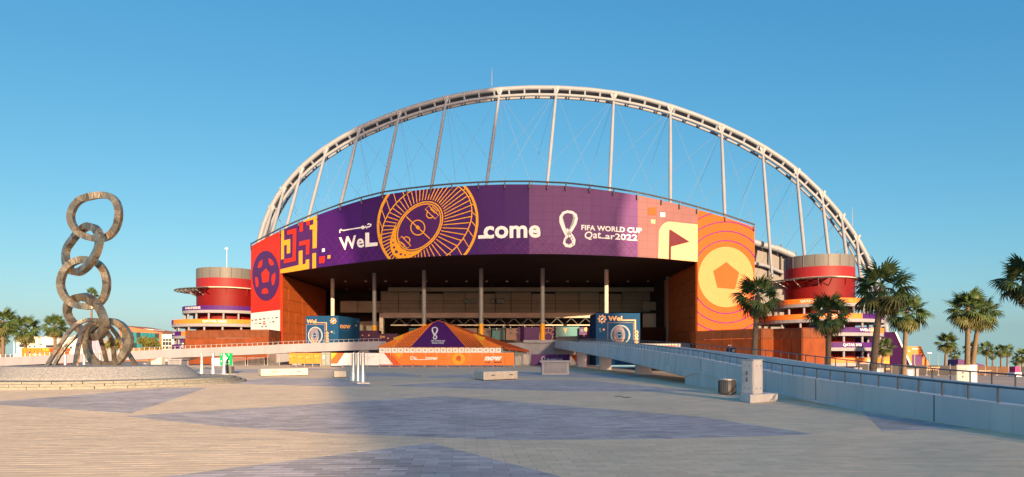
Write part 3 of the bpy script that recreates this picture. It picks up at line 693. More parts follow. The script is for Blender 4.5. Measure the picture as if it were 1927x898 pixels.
# ------------------------------------------------------------------ spiral ramp towers
def tower(cx, d, label, mats, words, names):
    t = thing('spiral_ramp_tower', label, 'tower', (cx, d, 0), 'round spiral ramp towers beside the gate')
    mb = MB(); mb.lathe(cx, d, [(6.2, -1.2), (6.2, 15.9)], 56, m_drum); mb.build('drum', t, smooth=True)
    mb = MB(); mb.lathe(cx, d, [(6.25, 15.9), (6.25, 17.9)], 56, m_drumt, cap=False); mb.build('drum_cladding', t, smooth=True)
    mb = MB(); mb.ring(cx, d, 6.0, 6.2, 17.9, 20.1, 56, m_mesh); sc = mb.build('louvre_screen', t, smooth=True)
    for k in range(18):
        g = k * math.pi / 9; mb = MB(); c, s = math.cos(g), math.sin(g); mb.bar((cx + 6.24 * c, d + 6.24 * s, 17.9), (cx + 6.24 * c, d + 6.24 * s, 20.1), .08, .06, m_steeld); mb.build('screen_post', sc)
    mb = MB(); mb.ring(cx, d, 6.2, 6.75, 15.75, 15.95, 56, m_tanl); mb.build('canopy_ring', t)
    for k in range(13):
        g = math.radians(95 + k * 15 if k < 12 else 80); c, s = math.cos(g), math.sin(g); mb = MB()
        mb.bar((cx + 6.3 * c, d + 6.3 * s, 15.8), (cx + 10.6 * c, d + 10.6 * s, 15.3), .15, .22, m_steeld)
        mb.bar((cx + 6.3 * c, d + 6.3 * s, 14.3), (cx + 8.6 * c, d + 8.6 * s, 15.5), .12, .12, m_drum if k % 2 else m_tanl)
        mb.build('canopy_beam', t)
    for k in range(5):
        g0, g1 = math.radians(95), math.radians(262); r = 7.4 + k * .75; n = 20
        mb = MB(); mb.tube([(cx + r * math.cos(g0 + (g1 - g0) * i / n), d + r * math.sin(g0 + (g1 - g0) * i / n), 15.75 - .1 * k) for i in range(n + 1)], .10, m_steeld, 5); mb.build('canopy_hoop', t)
    for k in range(4):
        g = math.radians(-150 + k * 40); c, s = math.cos(g), math.sin(g); mb = MB(); mb.bar((cx + 6.2 * c, d + 6.2 * s, 14.2), (cx + 6.75 * c, d + 6.75 * s, 15.8), .14, .14, m_drumt); mb.build('canopy_brace', t)
    for lv, (zb, R) in enumerate(((10.3, 8.9), (7.4, 10.9), (4.95, 10.9), (2.3, 10.9), (-.4, 10.9))):
        mb = MB(); mb.ring(cx, d, 6.1, R, zb, zb + .6, 64, m_white); sl_ = mb.build('ramp_slab', t)
        for i, (a0, a1, mt) in enumerate(mats[lv]):
            mb = MB(); mb.ring(cx, d, R - .12, R + .03, zb + .6, zb + 1.5, 40, mt, math.radians(a0), math.radians(a1)); mb.build('parapet_banner', sl_)
        mb = MB(); body, u0, u1 = words[lv]
        v, tr = glyphs(body, .02); x0 = min(p[0] for p in v); x1 = max(p[0] for p in v); y1 = max(p[1] for p in v)
        def mp(p):
            g = math.radians(u0 + (u1 - u0) * (p[0] - x0) / (x1 - x0)); return (cx + (R + .06) * math.cos(g), d + (R + .06) * math.sin(g), zb + .85 + .45 * p[1] / y1)
        mb.add([mp(p) for p in v], tr, m_wht); mb.build('lettering', sl_)
        if lv:
            for k in range(18):
                g = math.radians(k * 20 + 8); rr = min(R, 10.6) - .35 - (1.9 if lv == 1 else 0)
                mb = MB(); mb.lathe(cx + rr * math.cos(g), d + rr * math.sin(g), [(.22, zb + .6), (.22, (10.3, 7.4, 4.95, 2.3)[lv - 1])], 10, m_white); mb.build('column', t, smooth=True)
    return t
O, U_, PU = m_orgb, m_purd, m_pur2
tw = tower(XD(428, 146.5), 146.5, 'sunlit round red tower with purple banded ramps left of the gate', [[(150, 390, PU)], [(150, 222, PU), (222, 390, O)], [(150, 240, PU), (240, 390, O)], [(150, 390, PU)], [(150, 390, PU)]],
      [('FIFA WORLD CUP QATAR 2022', 228, 258), ('QATAR 2022', 268, 292), ('FIFA WORLD CUP QATAR 2022', 184, 226), ('QATAR 2022', 240, 270), ('QATAR', 240, 260)], None)
mb = MB(); p = P(415, 505, 140); mb.tube([(p.x, p.y + 3, 19.5), (p.x, p.y + 3, ZD(466, 143))], .09, m_galv, 6); mb.box(p.x - .3, p.y + 2.8, ZD(469, 143), p.x + .3, p.y + 3.2, ZD(467, 143), m_wht); mb.build('antenna', tw)
tower(XD(1541, 128), 128.0, 'round dark red tower with orange banded ramps behind palm trees right of the gate', [[(150, 390, O)], [(150, 285, O), (285, 390, PU)], [(150, 295, PU), (295, 390, O)], [(150, 390, PU)], [(150, 390, O)]],
      [('QATAR 2022', 225, 250), ('FIFA WORLD CUP', 235, 262), ('WELCOME', 282, 305), ('QATAR 2022', 266, 284), ('QATAR', 290, 305)], None)
# ------------------------------------------------------------------ rust brown screen walls
def screen_wall(label, pts, zt, z0, step):
    t = thing('screen_wall', label, 'wall', (pts[0][0], pts[0][1], z0))
    for (a, b) in zip(pts[:-1], pts[1:]):
        L = math.hypot(b[0] - a[0], b[1] - a[1]); n = max(1, round(L / step)); hs = zt - 1.35
        panel_wall(t, a, b, z0, hs, n, 1, M('rust screen panel', (0.21, 0.052, 0.016), .65, .16, .7, .1, 30), .1, .03); panel_wall(t, a, b, hs, zt, n, 1, m_cortd, .08, .06, False, 'mesh_panel')
        k = MB(); k.bar((a[0], a[1], zt + .04), (b[0], b[1], zt + .04), .25, .1, m_cortd); k.build('coping', t)
    return t
screen_wall('long rust brown panel wall behind the left footbridge', [(XD(349, 118), 130), (XD(349, 118), 118), (XD(505, 114), 114), (XD(523, 121), 122.5)], 5.85, 0, 1.15)
screen_wall('zigzag rust orange panel wall with mesh top behind the right ramp', [(XD(1312, 107), 107.5), (XD(1434, 96), 96), (XD(1455, 99.5), 99.5), (XD(1510, 94), 94), (XD(1552, 97), 97), (XD(1552, 97) + 1, 112)], 5.35, -1.2, 1.9)
lw = thing('low_wall', 'low orange red wall beside the dark blue welcome cube', 'wall', (XD(1238, 96), 96, 0))
mb = MB(); mb.box(XD(1205, 96), 96, 0, XD(1272, 96), 97, ZD(650, 96), m_corten); mb.build('wall_body', lw); mb = MB(); mb.box(XD(1204, 96), 95.9, ZD(650, 96), XD(1273, 96), 97.1, ZD(648.3, 96), m_tanl); mb.build('coping', lw)
bs = thing('info_sign', 'small dark blue information sign on a post by the rust orange wall', 'sign', (XD(1376, 60), 60, -1.2))
mb = MB(); mb.box(XD(1368, 60), 60, ZD(669, 60), XD(1385, 60), 60.15, ZD(655, 60), m_navy); pb = mb.build('board', bs); mb = MB(); f_ = [Facet((0, 60), (1, 60))]; decal(mb, f_, ell(1380, 660, 2.6, 2.6, 10), m_gold, .3, True); decal(mb, f_, [(1377, 665), (1383, 665), (1383, 666), (1377, 666)], m_wht, .3, True); mb.build('board_print', pb)
mb = MB(); mb.tube([(XD(1376, 60), 60.1, -1.2), (XD(1376, 60), 60.1, ZD(650, 60))], .06, m_galv, 6); mb.bar((XD(1371, 60), 60.1, ZD(650, 60)), (XD(1377, 60), 60.1, ZD(650, 60)), .1, .1, m_galv); mb.build('post', bs)
# ------------------------------------------------------------------ navy welcome cubes and booths
def cube(label, A, B, C, ztop, front_px, side):
    # A, B front corners, C rear corner of the side face (plan points)
    D = (A[0] + C[0] - B[0], A[1] + C[1] - B[1]) if side == 'R' else (B[0] + C[0] - A[0], B[1] + C[1] - A[1])
    foot = [A, B, C, D] if side == 'R' else [A, B, D, C]
    t = thing('welcome_cube', label, 'kiosk', (A[0], A[1], 0))
    mb = MB(); mb.prism(foot, 0, ztop, m_navy); body = mb.build('cube_body', t)
    return t, body, [Facet(A, B)], [Facet(B, C) if side == 'R' else Facet(A, C)]
def cube_print(body, fs, z, emb, wl, lines, oval, dots, com):
    mb = MB()
    text(mb, fs, 'Wel', *[z(*p) for p in wl], m_gold, .05)
    for a, b, c, d_ in lines: decal(mb, fs, [z(a, b), z(c, b), z(c, d_), z(a, d_)], m_gold, 2, True)
    text(mb, fs, 'com', *[z(*p) for p in com], m_gold, .05)
    ex, ey, er = emb; star = []
    for k in range(32): g = math.pi * k / 16; r = er * (1 if k % 4 < 2 else .74); star.append((ex + r * math.cos(g), ey + r * math.sin(g)))
    decal(mb, fs, [z(*p) for p in star], m_gold, 1); decal(mb, fs, [z(*p) for p in ell(ex, ey, er * .5, er * .5, 20)], m_navy, 2, True); decal(mb, fs, [z(*p) for p in ell(ex, ey, er * .16, er * .42, 12, tilt=45)], m_wht, 3, True)
    ox, oy, rx, ry = oval
    stroke(mb, fs, [z(*p) for p in ell(ox, oy, rx, ry, 40)], .6, m_wht, 1, True); stroke(mb, fs, [z(*p) for p in ell(ox, oy, rx * .9, ry * .9, 40)], .7, m_wgr, 1, True)
    for k in range(30):
        g = k * math.pi / 15
        if math.cos(g) > .15 or math.cos(g) < -.6: stroke(mb, fs, [z(ox + rx * .86 * math.cos(g), oy + ry * .86 * math.sin(g)), z(ox + rx * math.cos(g), oy + ry * math.sin(g))], .5, m_wgr, 2)
    decal(mb, fs, [z(*p) for p in ell(ox - rx * .12, oy, rx * .62, ry * .92, 30)], M('print mauve grey', (.20, .16, .20), .5), 2, True)
    stroke(mb, fs, [z(*p) for p in ell(ox - rx * .08, oy + ry * .1, rx * .46, ry * .78, 20, 10, 170)], 1.2, m_gold, 3)
    decal(mb, fs, [z(*p) for p in ell(ox - rx * .1, oy, rx * .34, ry * .45, 24)], m_navy, 4, True)
    stroke(mb, fs, [z(*p) for p in ell(ox - rx * .1, oy, rx * .28, ry * .38, 24)], .35, m_wht, 5, True); stroke(mb, fs, [z(ox - rx * .3, oy), z(ox + rx * .1, oy)], .35, m_wht, 6)
    for x0, y0, x1, y1 in dots[0]: stroke(mb, fs, [z(x0, y0), z(x1, y1)], .35, m_gold, 1)
    for x, y, r, mt in dots[1]: decal(mb, fs, [z(*p) for p in ell(x, y, r, r, 10)], mt, 2, True)
    mb.build('cube_print', body)
z = zm(560, 580, 7.485)
A, B, C = (XD(575, 107), 107), (XD(637, 106), 106), (XD(677, 115), 115)
t, body, ff, fs_ = cube('navy blue welcome cube with gold lettering beside the left pylon', A, B, C, ZD(594.5, 106.4), None, 'R')
cube_print(body, ff, z, (503, 180, 48), ((124, 216), (262, 214), (128, 160)), ((240, 200, 412, 211), (398, 211, 412, 320)), (250, 385, 98, 118), (((125, 232, 380, 232), (125, 232, 125, 590), (380, 232, 380, 590)), ((480, 335, 14, m_gold), (515, 350, 16, m_navyl), (515, 318, 9, m_teal))), ((394, 330), (394, 480), (436, 330)))
mb = MB(); text(mb, fs_, 'now', z(598, 285), z(748, 290), z(598, 232), m_gold, .05); decal(mb, fs_, [z(612, 308), z(738, 316), z(738, 322), z(612, 314)], m_navyl, 1, True)
for x, y, r, mt in ((826, 245, 13, m_gold), (826, 185, 9, m_navyl), (852, 190, 18, m_navyl)): decal(mb, fs_, [z(*p) for p in ell(x, y, r, r, 10)], mt, 2, True)
mb.build('cube_print', body)
z = zm(930, 480, 4.49)
A, B, C = (XD(1121.5, 104), 104), (XD(1204.5, 104.6), 104.6), (XD(1110, 111), 111)
t, body, ff, fs_ = cube('navy blue welcome cube with gold lettering behind the top of the right ramp', A, B, C, ZD(589.3, 104.2), None, 'L')
cube_print(body, ff, z, (912, 541, 38), ((962, 557), (1082, 557), (962, 515)), ((1070, 546, 1198, 556), (1186, 556, 1198, 636)), (1067, 675, 80, 82), (((960, 572, 1176, 572), (960, 572, 960, 760), (1176, 572, 1176, 760)), ((893, 625, 10, m_navyl), (926, 630, 9, m_gold), (897, 645, 6, m_teal))), ((1186, 636), (1186, 750), (1218, 636)))
for x0, x1, yt, lb, wd in ((664, 712, 622, 'dark purple ticket booth beside the navy cube on the podium', 'fan'), (712, 748, 628, 'smaller dark purple booth next to the slim steel column', 'zone')):
    b = thing('ticket_booth', lb, 'booth', (XD(x0, 121), 121, 3.5))
    mb = MB(); mb.box(XD(x0, 121), 121, 3.5, XD(x1, 121), 124, ZD(yt, 121), M('booth purple', (.045, .012, .045), .5)); o = mb.build('booth_body', b)
    mb = MB(); f_ = [Facet((0, 121), (1, 121))]; text(mb, f_, wd, (x0 + 3, yt + 8), (x0 + 12, yt + 8), (x0 + 3, yt + 4), m_gold, .02, 1)
    for k in range(3): decal(mb, f_, ell(x0 + 18 + k * 6, yt + 9 + (k % 2) * 3, 1.5, 1.5, 8), (m_gold, m_mar, m_pale)[k], 1, True)
    mb.build('booth_print', o)
    mb = MB(); mb.box(XD(x0 + 5, 121), 120.9, 3.5, XD(x0 + 14, 121), 121, ZD(yt + 14, 121), m_steeld); mb.build('door', b)
# ------------------------------------------------------------------ tent and hoardings
tent = thing('tent', 'orange and purple pyramid roofed tent with world cup emblem before the gate', 'tent', (XD(825, 95), 95, 0))
FL, FR_, BR, AX, BL = P(708, 653.5, 90), P(948.5, 653.5, 90), P(995, 659, 104), P(825, 602.5, 98.5), P(760, 656, 106)
frt = Facet.plane(FL, FR_, AX, [(706, 653.6), (950, 653.6), (949.5, 653.2), (825.5, 602), (824.5, 602), (707, 653.2)])
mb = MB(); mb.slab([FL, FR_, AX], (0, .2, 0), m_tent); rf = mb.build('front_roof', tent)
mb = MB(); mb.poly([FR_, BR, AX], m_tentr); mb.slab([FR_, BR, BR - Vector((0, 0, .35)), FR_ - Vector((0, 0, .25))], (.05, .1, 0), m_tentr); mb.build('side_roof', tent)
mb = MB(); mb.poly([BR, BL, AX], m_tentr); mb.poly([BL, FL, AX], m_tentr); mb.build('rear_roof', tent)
z = zm(690, 590, 5.208); fq = [Facet.plane(FL, FR_, AX)]
mb = MB()
decal(mb, fq, [z(*p) for p in [(703, 68), (645, 95), (430, 329), (972, 329), (765, 95)]], m_purd, 1)
decal(mb, fq, [z(*p) for p in [(640, 92), (375, 197), (262, 329), (430, 329)]], m_tent, 1)
for r in range(16):
    for c in range(16):
        x = 300 + c * 17 + r * 0; y = 322 - r * 14 + 0; x += r * 12 + (r % 2) * 8
        a0 = 262 + (640 - 262) * (329 - y) / 237 + 10 + 8; a1 = 430 + (640 - 430) * (329 - y) / 237 - 8
        xl = a0 + c * 17 + (r % 2) * 8
        yy = max(0, 329 - y)
        left = 268 + yy * 1.18 if yy < 130 else 268 + 130 * 1.18 + (yy - 130) * 1.9
        xl = left + 6 + c * 17 + (r % 2) * 8
        if xl < 430 + yy * .885 - 8: decal(mb, fq, [z(*p) for p in ell(xl, y, 5, 5, 6)], m_mar, 2, True)
for k in range(9):
    x0 = 985 + k * 20; q = [(x0, 329), (x0 + 9, 329), (775 + k * 31 + 5, 95 + k * 13.5 + 4), (775 + k * 31, 95 + k * 13.5)]
    decal(mb, fq, [z(*p) for p in q], m_mar, 2)
decal(mb, fq, [z(*p) for p in [(1040, 192), (1168, 240), (1130, 275)]], m_yel, 2); decal(mb, fq, [z(*p) for p in [(1040, 192), (1062, 200), (1165, 329), (1150, 329)]], m_yel, 2)
decal(mb, fq, [z(*p) for p in [(375, 197), (340, 245), (300, 276), (262, 240)]], m_yel, 2); decal(mb, fq, [z(*p) for p in [(300, 276), (312, 268), (262, 329), (248, 329)]], m_yel, 2)
emblem(mb, fq, lambda x, y: z(640 + (x - 160) * .27, 133 + (y - 112) * .265), .27 / 5.208)
text(mb, fq, 'FIFA WORLD CUP', z(632, 275), z(766, 275), z(632, 262), m_wht, .03, 3); text(mb, fq, 'Qatar2022', z(638, 298), z(755, 298), z(638, 280), m_wht, .02, 3)
mb.build('roof_print', rf)
for k in range(20):
    xa = 713.5 + k * 11.5; mb = MB(); mb.box(XD(xa + .4, 90.4), 90.4, 0, XD(xa + 11.1, 90.4), 90.5, ZD(653.6, 90.4), m_wht); o = mb.build('wall_panel', tent)
    mb = MB(); mb.box(XD(xa + 4, 90.35), 90.36, ZD(660.5, 90.4), XD(xa + 7.5, 90.35), 90.39, ZD(657.5, 90.4), m_wgr); mb.build('panel_print', o)
for k in range(5):
    a = FR_.lerp(BR, k / 4); mb = MB(); mb.tube([(a.x - .2, a.y, 0), (a.x - .2, a.y, a.z - .1)], .07, m_galv, 6); mb.build('tent_pole', tent)
mb = MB(); mb.slab([Vector((FR_.x - .4, 90.6, 0)), Vector((BR.x - .5, 103.5, 0)), Vector((BR.x - .5, 103.5, 2.2)), Vector((FR_.x - .4, 90.6, 2.5))], (-.05, 0, 0), M('tent clear side', (.40, .42, .40), .3)); mb.build('side_wall', tent)
# Discover hoarding: panels on feet
DH = 88.0; fh = [Facet((0, DH), (1, DH))]
hd = thing('hoarding', 'long orange discover now hoarding of panels in front of the tent', 'hoarding', (XD(795, DH), DH, 0))
xe = [623, 646, 669, 692, 714, 735, 756, 777, 800, 822, 843, 866, 884, 907, 928, 949, 967.5]
hp = []
for a, b in zip(xe[:-1], xe[1:]):
    mb = MB(); mb.box(XD(a + .25, DH), DH, ZD(687.5, DH), XD(b - .25, DH), DH + .06, ZD(664 if a > 713 else 664.6, DH), m_wht if a < 714 else m_orgb); hp.append(mb.build('hoarding_panel', hd))
    mb = MB(); mb.box(XD(b - 1.2, DH), DH - .3, 0, XD(b + 1.2, DH), DH + .5, .18, m_steel); mb.build('foot_block', hd)
def hprint(poly, mt, layer=.4, fn=None):
    for o_x, o in zip(zip(xe[:-1], xe[1:]), hp):
        pass
z = zm(690, 590, 5.208); mb = MB()
gp = zm(560, 580, 7.485)
HQ = [Facet((0, DH), (1, DH), [(a + .3, 660), (b - .3, 660), (b - .3, 688), (a + .3, 688)]) for a, b in zip(xe[:-1], xe[1:])]
for pl, mt in (([(470, 632), (660, 632), (560, 785), (470, 785)], m_orgd), ([(468, 632), (555, 632), (480, 720), (468, 735)], m_yel)): decal(mb, HQ, [gp(*p) for p in pl], mt, .4)
mb.build('hoarding_print', hd); mb = MB(); decal(mb, HQ, [z(*p) for p in [(118, 390), (170, 390), (262, 500), (118, 500)]], m_wht, .4); decal(mb, HQ, [z(*p) for p in [(170, 390), (235, 390), (330, 505), (262, 505)]], m_orgd, .4)
decal(mb, HQ, [z(*p) for p in [(270, 390), (365, 390), (318, 440)]], m_yel, .4)
mb.build('hoarding_print', hd); mb = MB(); text(mb, HQ, 'Dis', z(428, 455), z(490, 455), z(428, 420), m_wht, .04, .6); decal(mb, HQ, [z(488, 449), z(580, 449), z(580, 455), z(488, 455)], m_wht, .6, True); text(mb, HQ, 'cover', z(578, 456), z(698, 456), z(578, 428), m_wht, .04, .6)
mb.build('lettering', hd); mb = MB(); text(mb, HQ, 'now', z(1155, 463), z(1320, 463), z(1155, 420), m_wht, .07, .6, .06); text(mb, HQ, 'is all', z(1160, 485), z(1322, 488), z(1160, 468), m_mar, .02, .6)
mb.build('lettering', hd); mb = MB(); decal(mb, HQ, [z(*p) for p in ell(902, 445, 65, 58, 30)], m_yel, .4, True); decal(mb, HQ, [z(*p) for p in ell(902, 440, 30, 30, 5)], m_orgd, .6, True)
for r in (85, 105, 125): stroke(mb, HQ, [z(*p) for p in ell(902, 445, r, r, 40)], .6, m_yel, .4, True)
mb.build('football_print', hd); mb = MB()
for x, y in ((960, 685), (1005, 688), (1060, 685), (970, 715), (1010, 712)): decal(mb, HQ, [gp(x - 12, y - 4), gp(x + 14, y - 4), gp(x + 14, y + 4), gp(x - 12, y + 4)], m_wgr, .4, True)
mb.build('hoarding_print', hd)
oh = thing('hoarding', 'short orange hoarding with dots beside the footbridge pier', 'hoarding', (XD(575, 90), 90, 0))
for k, (a, b) in enumerate(((544, 559), (559, 574.5), (574.5, 590), (590, 604.5))):
    mb = MB(); mb.box(XD(a + .2, 90), 90, ZD(684.5, 90), XD(b - .2, 90), 90.06, ZD(664.5, 90), m_orgb); o = mb.build('hoarding_panel', oh)
    mb = MB(); f_ = [Facet((0, 90), (1, 90))]
    for dx, dy, r, mt in ((3, 6, .8, m_wht), (7, 5, 1.2, m_yel), (10, 9, .8, m_mar), (6, 13, 1.0, m_yel)): decal(mb, f_, ell(a + dx + k % 2, 664.5 + dy + (k % 3), r, r, 8), mt, .4, True)
    mb.build('dot_print', o)
    mb = MB(); mb.box(XD(b - 1, 90), 89.8, 0, XD(b - .2, 90), 90.3, ZD(684.5, 90), m_galv); mb.build('foot_post', oh)
gd = thing('gate_door', 'grey glazed double door between the orange and white hoardings', 'door', (XD(613, 90), 90, 0))
mb = MB(); mb.box(XD(604.5, 90), 90, 0, XD(622.5, 90), 90.15, ZD(663, 90), m_mesh); mb.build('door_frame', gd)
for a, b in ((606, 613), (614, 621)):
    mb = MB(); mb.box(XD(a, 90), 89.9, .2, XD(b, 90), 90, ZD(664, 90), M('frosted pane', (.22, .25, .25), .2, spec=.6)); mb.build('door_leaf', gd)
mb = MB(); mb.box(XD(608, 89.9), 89.86, 1.1, XD(610.5, 89.9), 89.89, 1.5, m_wht); mb.build('notice', gd)
ph = thing('hoarding', 'deep purple hoarding with cup emblem behind the white vent box', 'hoarding', (XD(1035, 94), 94, 0))
for a, b in ((999.5, 1024), (1024, 1048), (1048, 1072.5)):
    mb = MB(); mb.box(XD(a + .2, 94), 94, .1, XD(b - .2, 94), 94.06, ZD(667, 94), m_purd); mb.build('hoarding_panel', ph)
mb = MB(); mb.slab([P(1072.6, 667.5, 94), P(1104, 667.5, 94), P(1104, 690, 94), P(1090, 690, 94)], (0, .06, 0), m_orgd); mb.build('hoarding_panel', ph)
mb = MB(); f_ = [Facet((0, 94), (1, 94))]; stroke(mb, f_, ell(1022.5, 675, 3, 3.6, 12), 1.1, m_wht, .4, True); text(mb, f_, 'FIFA WORLD CUP', (1029, 678.5), (1058, 678.5), (1029, 675), m_wht, .03, .4); mb.build('hoarding_print', ph)
# crowd barriers and turnstile under the footbridge
def barrier(label, x0, x1, yt, d, n, name='crowd_barrier', grp='steel crowd barriers'):
    b = thing(name, label, 'barrier', (XD((x0 + x1) / 2, d), d, 0), grp); h = ZD(yt, d); xa, xb = XD(x0, d), XD(x1, d)
    mb = MB(); mb.tube([(xa, d, .0), (xa, d, h), (xb, d, h), (xb, d, 0)], .04, m_galv, 6); mb.tube([(xa, d, .2), (xb, d, .2)], .03, m_galv, 6); mb.build('barrier_frame', b)
    for k in range(1, n): x = xa + (xb - xa) * k / n; mb = MB(); mb.tube([(x, d, .2), (x, d, h)], .02, m_galv, 5); mb.build('bar', b)
barrier('grey steel barrier right of the orange hoarding by the tent corner', 969, 982, 670, 88.5, 8); barrier('grey steel barrier between the tent corner and the purple hoarding', 984, 997, 667, 89.5, 8)
barrier('steel barrier gate under the footbridge left of the pier', 503, 526, 666, 100, 14); barrier('steel barrier row behind the green sign under the footbridge', 438, 462, 673, 100, 12); barrier('dark steel barrier between the sign and the pier under the bridge', 466, 498, 673, 101, 14)
mb = MB(); a = G(368, 688); 
tb = thing('gate_booth', 'low white booth with red end left of the green sign', 'booth', (XD(405, 99), 99, 0))
mb = MB(); mb.box(XD(398, 99), 99, 0, XD(416, 99), 100.5, ZD(674, 99), m_wht); mb.build('booth_body', tb); mb = MB(); mb.box(XD(396, 99), 99, 0, XD(397.9, 99), 100.5, ZD(675, 99), m_mar); mb.build('end_panel', tb)
# ------------------------------------------------------------------ footbridge (left) and ramp (right)
BRT = [(-160, 681, 100), (0, 672.8, 100), (110, 667.5, 99.8), (250, 660.7, 99.6), (350, 656, 100), (480, 650.7, 101), (560, 647, 102), (640, 644.2, 103), (718, 642, 104.5)]
fb_ = thing('footbridge', 'long white footbridge ramp rising from the left to the tent', 'bridge', (XD(350, 100), 100, 0))
top = [P(x, y, d) for x, y, d in BRT]
mb = MB(); mc = MB()
for a, b in zip(top[:-1], top[1:]):
    for off, th, m0 in ((0, .25, mb), (3.6, .25, mb)):
        p = [(a.x, a.y + off), (b.x, b.y + off), (b.x, b.y + off + th), (a.x, a.y + off + th)]
        m0.prism(p, 0, 0, m_white, [a.z, b.z, b.z, a.z], [max(-.05, a.z - 1.0), max(-.05, b.z - 1.0), max(-.05, b.z - 1.0), max(-.05, a.z - 1.0)])
    p = [(a.x, a.y - .08), (b.x, b.y - .08), (b.x, b.y + 3.9), (a.x, a.y + 3.9)]
    zz = [a.z - 1.0, b.z - 1.0, b.z - 1.0, a.z - 1.0]
    mc.prism(p, 0, 0, m_white, [max(.02, q) for q in zz], [max(-.06, q - .32) for q in zz])
mb.build('parapet', fb_); mc.build('deck', fb_)
mb = MB(); mb.lathe(XD(536, 98.5), 104, [(.8, 0), (.8, 1.7), (2.6, 2.05)], 20, m_white); mb.build('pier', fb_, smooth=True)
mb = MB(); mb.lathe(XD(325, 98.5), 102, [(.7, 0), (.7, .7), (2.2, 1.15)], 20, m_white); mb.build('pier', fb_, smooth=True)
def along(pts, step):
    out = []; acc = 0; nxt = 0
    for a, b in zip(pts[:-1], pts[1:]):
        L = (b - a).length
        while nxt <= acc + L: out.append(a.lerp(b, (nxt - acc) / L)); nxt += step
        acc += L
    return out
def railing(parent, pts, step, h, r, mat, nm='rail_post'):
    me = None
    for p in along(pts, step):
        if me is None:
            k = MB(); k.tube([(0, 0, -.05), (0, 0, h)], r, mat, 6); o = k.build(nm); me = o.data
        else: o = bpy.data.objects.new(nm, me); COL.objects.link(o)
        o.parent = parent; o.location = p - BASE[parent.name]
    k = MB(); k.tube([p + Vector((0, 0, h)) for p in pts], r * 1.15, mat, 6); k.build('handrail', parent)
railing(fb_, [p + Vector((0, .12, 0)) for p in top], .75, .42, .03, m_galv)
RT = [(6, 10.45, .42), (13.2, 10.15, .576), (15, 10.13, .61), (18.2, 10.1, .70), (21.5, 10.03, .79), (25, 9.95, .92), (30.5, 9.75, 1.22), (34.5, 9.6, 1.46), (36.45, 9.53, 1.55), (36.55, 9.527, 1.553), (41.3, 9.35, 1.76), (51, 8.9, 2.19), (60, 8.48, 2.52), (70.5, 8.0, 2.86), (86, 7.4, 3.34), (103.5, 6.8, 3.8), (105.6, 6.75, 3.85)]
rp = thing('access_ramp', 'long pale grey ramp with steel handrails climbing from right foreground to the gate', 'ramp', (9.5, 40, 0))
near = [Vector((x, d, z_)) for d, x, z_ in RT]; far = [p + Vector((4.2, .2, 0)) for p in near]
mb = MB(); ml = MB(); md = MB(); mf = MB()
for i in range(len(near) - 1):
    a, b = near[i], near[i + 1]
    gz = lambda p: -.03 if p.y < 36.5 else max(-.03, p.z - .80)
    mb.prism([(a.x, a.y), (a.x + .3, a.y), (b.x + .3, b.y), (b.x, b.y)], 0, 0, m_grey, [a.z, a.z, b.z, b.z], [gz(a), gz(a), gz(b), gz(b)])
    c, e = far[i], far[i + 1]
    mf.prism([(c.x - .3, c.y), (c.x, c.y), (e.x, e.y), (e.x - .3, e.y)], 0, 0, m_grey, [c.z, c.z, e.z, e.z], [gz(c) - 1.2 * (c.y < 36.5), gz(c) - 1.2 * (c.y < 36.5), gz(e) - 1.2 * (e.y < 36.5), gz(e) - 1.2 * (e.y < 36.5)])
    za, zb_ = a.z - .72, b.z - .72
    if b.z > .70:
        ml.prism([(a.x - .06, a.y), (a.x - .003, a.y), (b.x - .003, b.y), (b.x - .06, b.y)], 0, 0, m_grey, [za, za + .03, zb_ + .03, zb_], [max(-.02, za - .05 - .35 * (a.y > 36)), max(-.02, za - .05 - .35 * (a.y > 36)), max(-.02, zb_ - .05 - .35 * (b.y > 36)), max(-.02, zb_ - .05 - .35 * (b.y > 36))])
    da, db = max(.05, a.z - .55), max(.05, b.z - .55)
    md.prism([(a.x + .3, a.y), (c.x - .3, c.y), (e.x - .3, e.y), (b.x + .3, b.y)], 0, 0, m_grey, [da, da, db, db], [(-.9 if a.y < 36.2 else a.z - 1.25)] * 2 + [(-.9 if b.y < 36.2 else b.z - 1.25)] * 2)
mb.build('near_parapet', rp); mf.build('far_parapet', rp); ml.build('ledge', rp); md.build('deck', rp)
for d in range(16, 104, 6):
    x = rampx(d); zt = float(np.interp(d, [q[0] for q in RT], [q[2] for q in RT])); z0_ = max(0, zt - .69)
    mb = MB(); mb.box(x - .012, d - .012, z0_, x - .001, d + .012, zt, m_mesh); mb.build('joint', rp)
mb = MB(); mb.box(9.56, 36.2, -.05, 9.56 + 4.0, 36.9, .40, m_grey); mb.build('abutment', rp)
for d in (55, 72, 90):
    x = rampx(d); zt = float(np.interp(d, [q[0] for q in RT], [q[2] for q in RT])) - 1.24; mb = MB(); mb.prism([(x + 1.5, d - .5), (x + 2.7, d - .5), (x + 2.7, d + .5), (x + 1.5, d + .5)], -.4, zt, m_grey); mb.build('pier', rp)
railing(rp, [p + Vector((.12, 0, 0)) for p in near], .9, .33, .022, m_rail); railing(rp, [p + Vector((-.12, 0, 0)) for p in far], .9, .33, .022, m_rail)
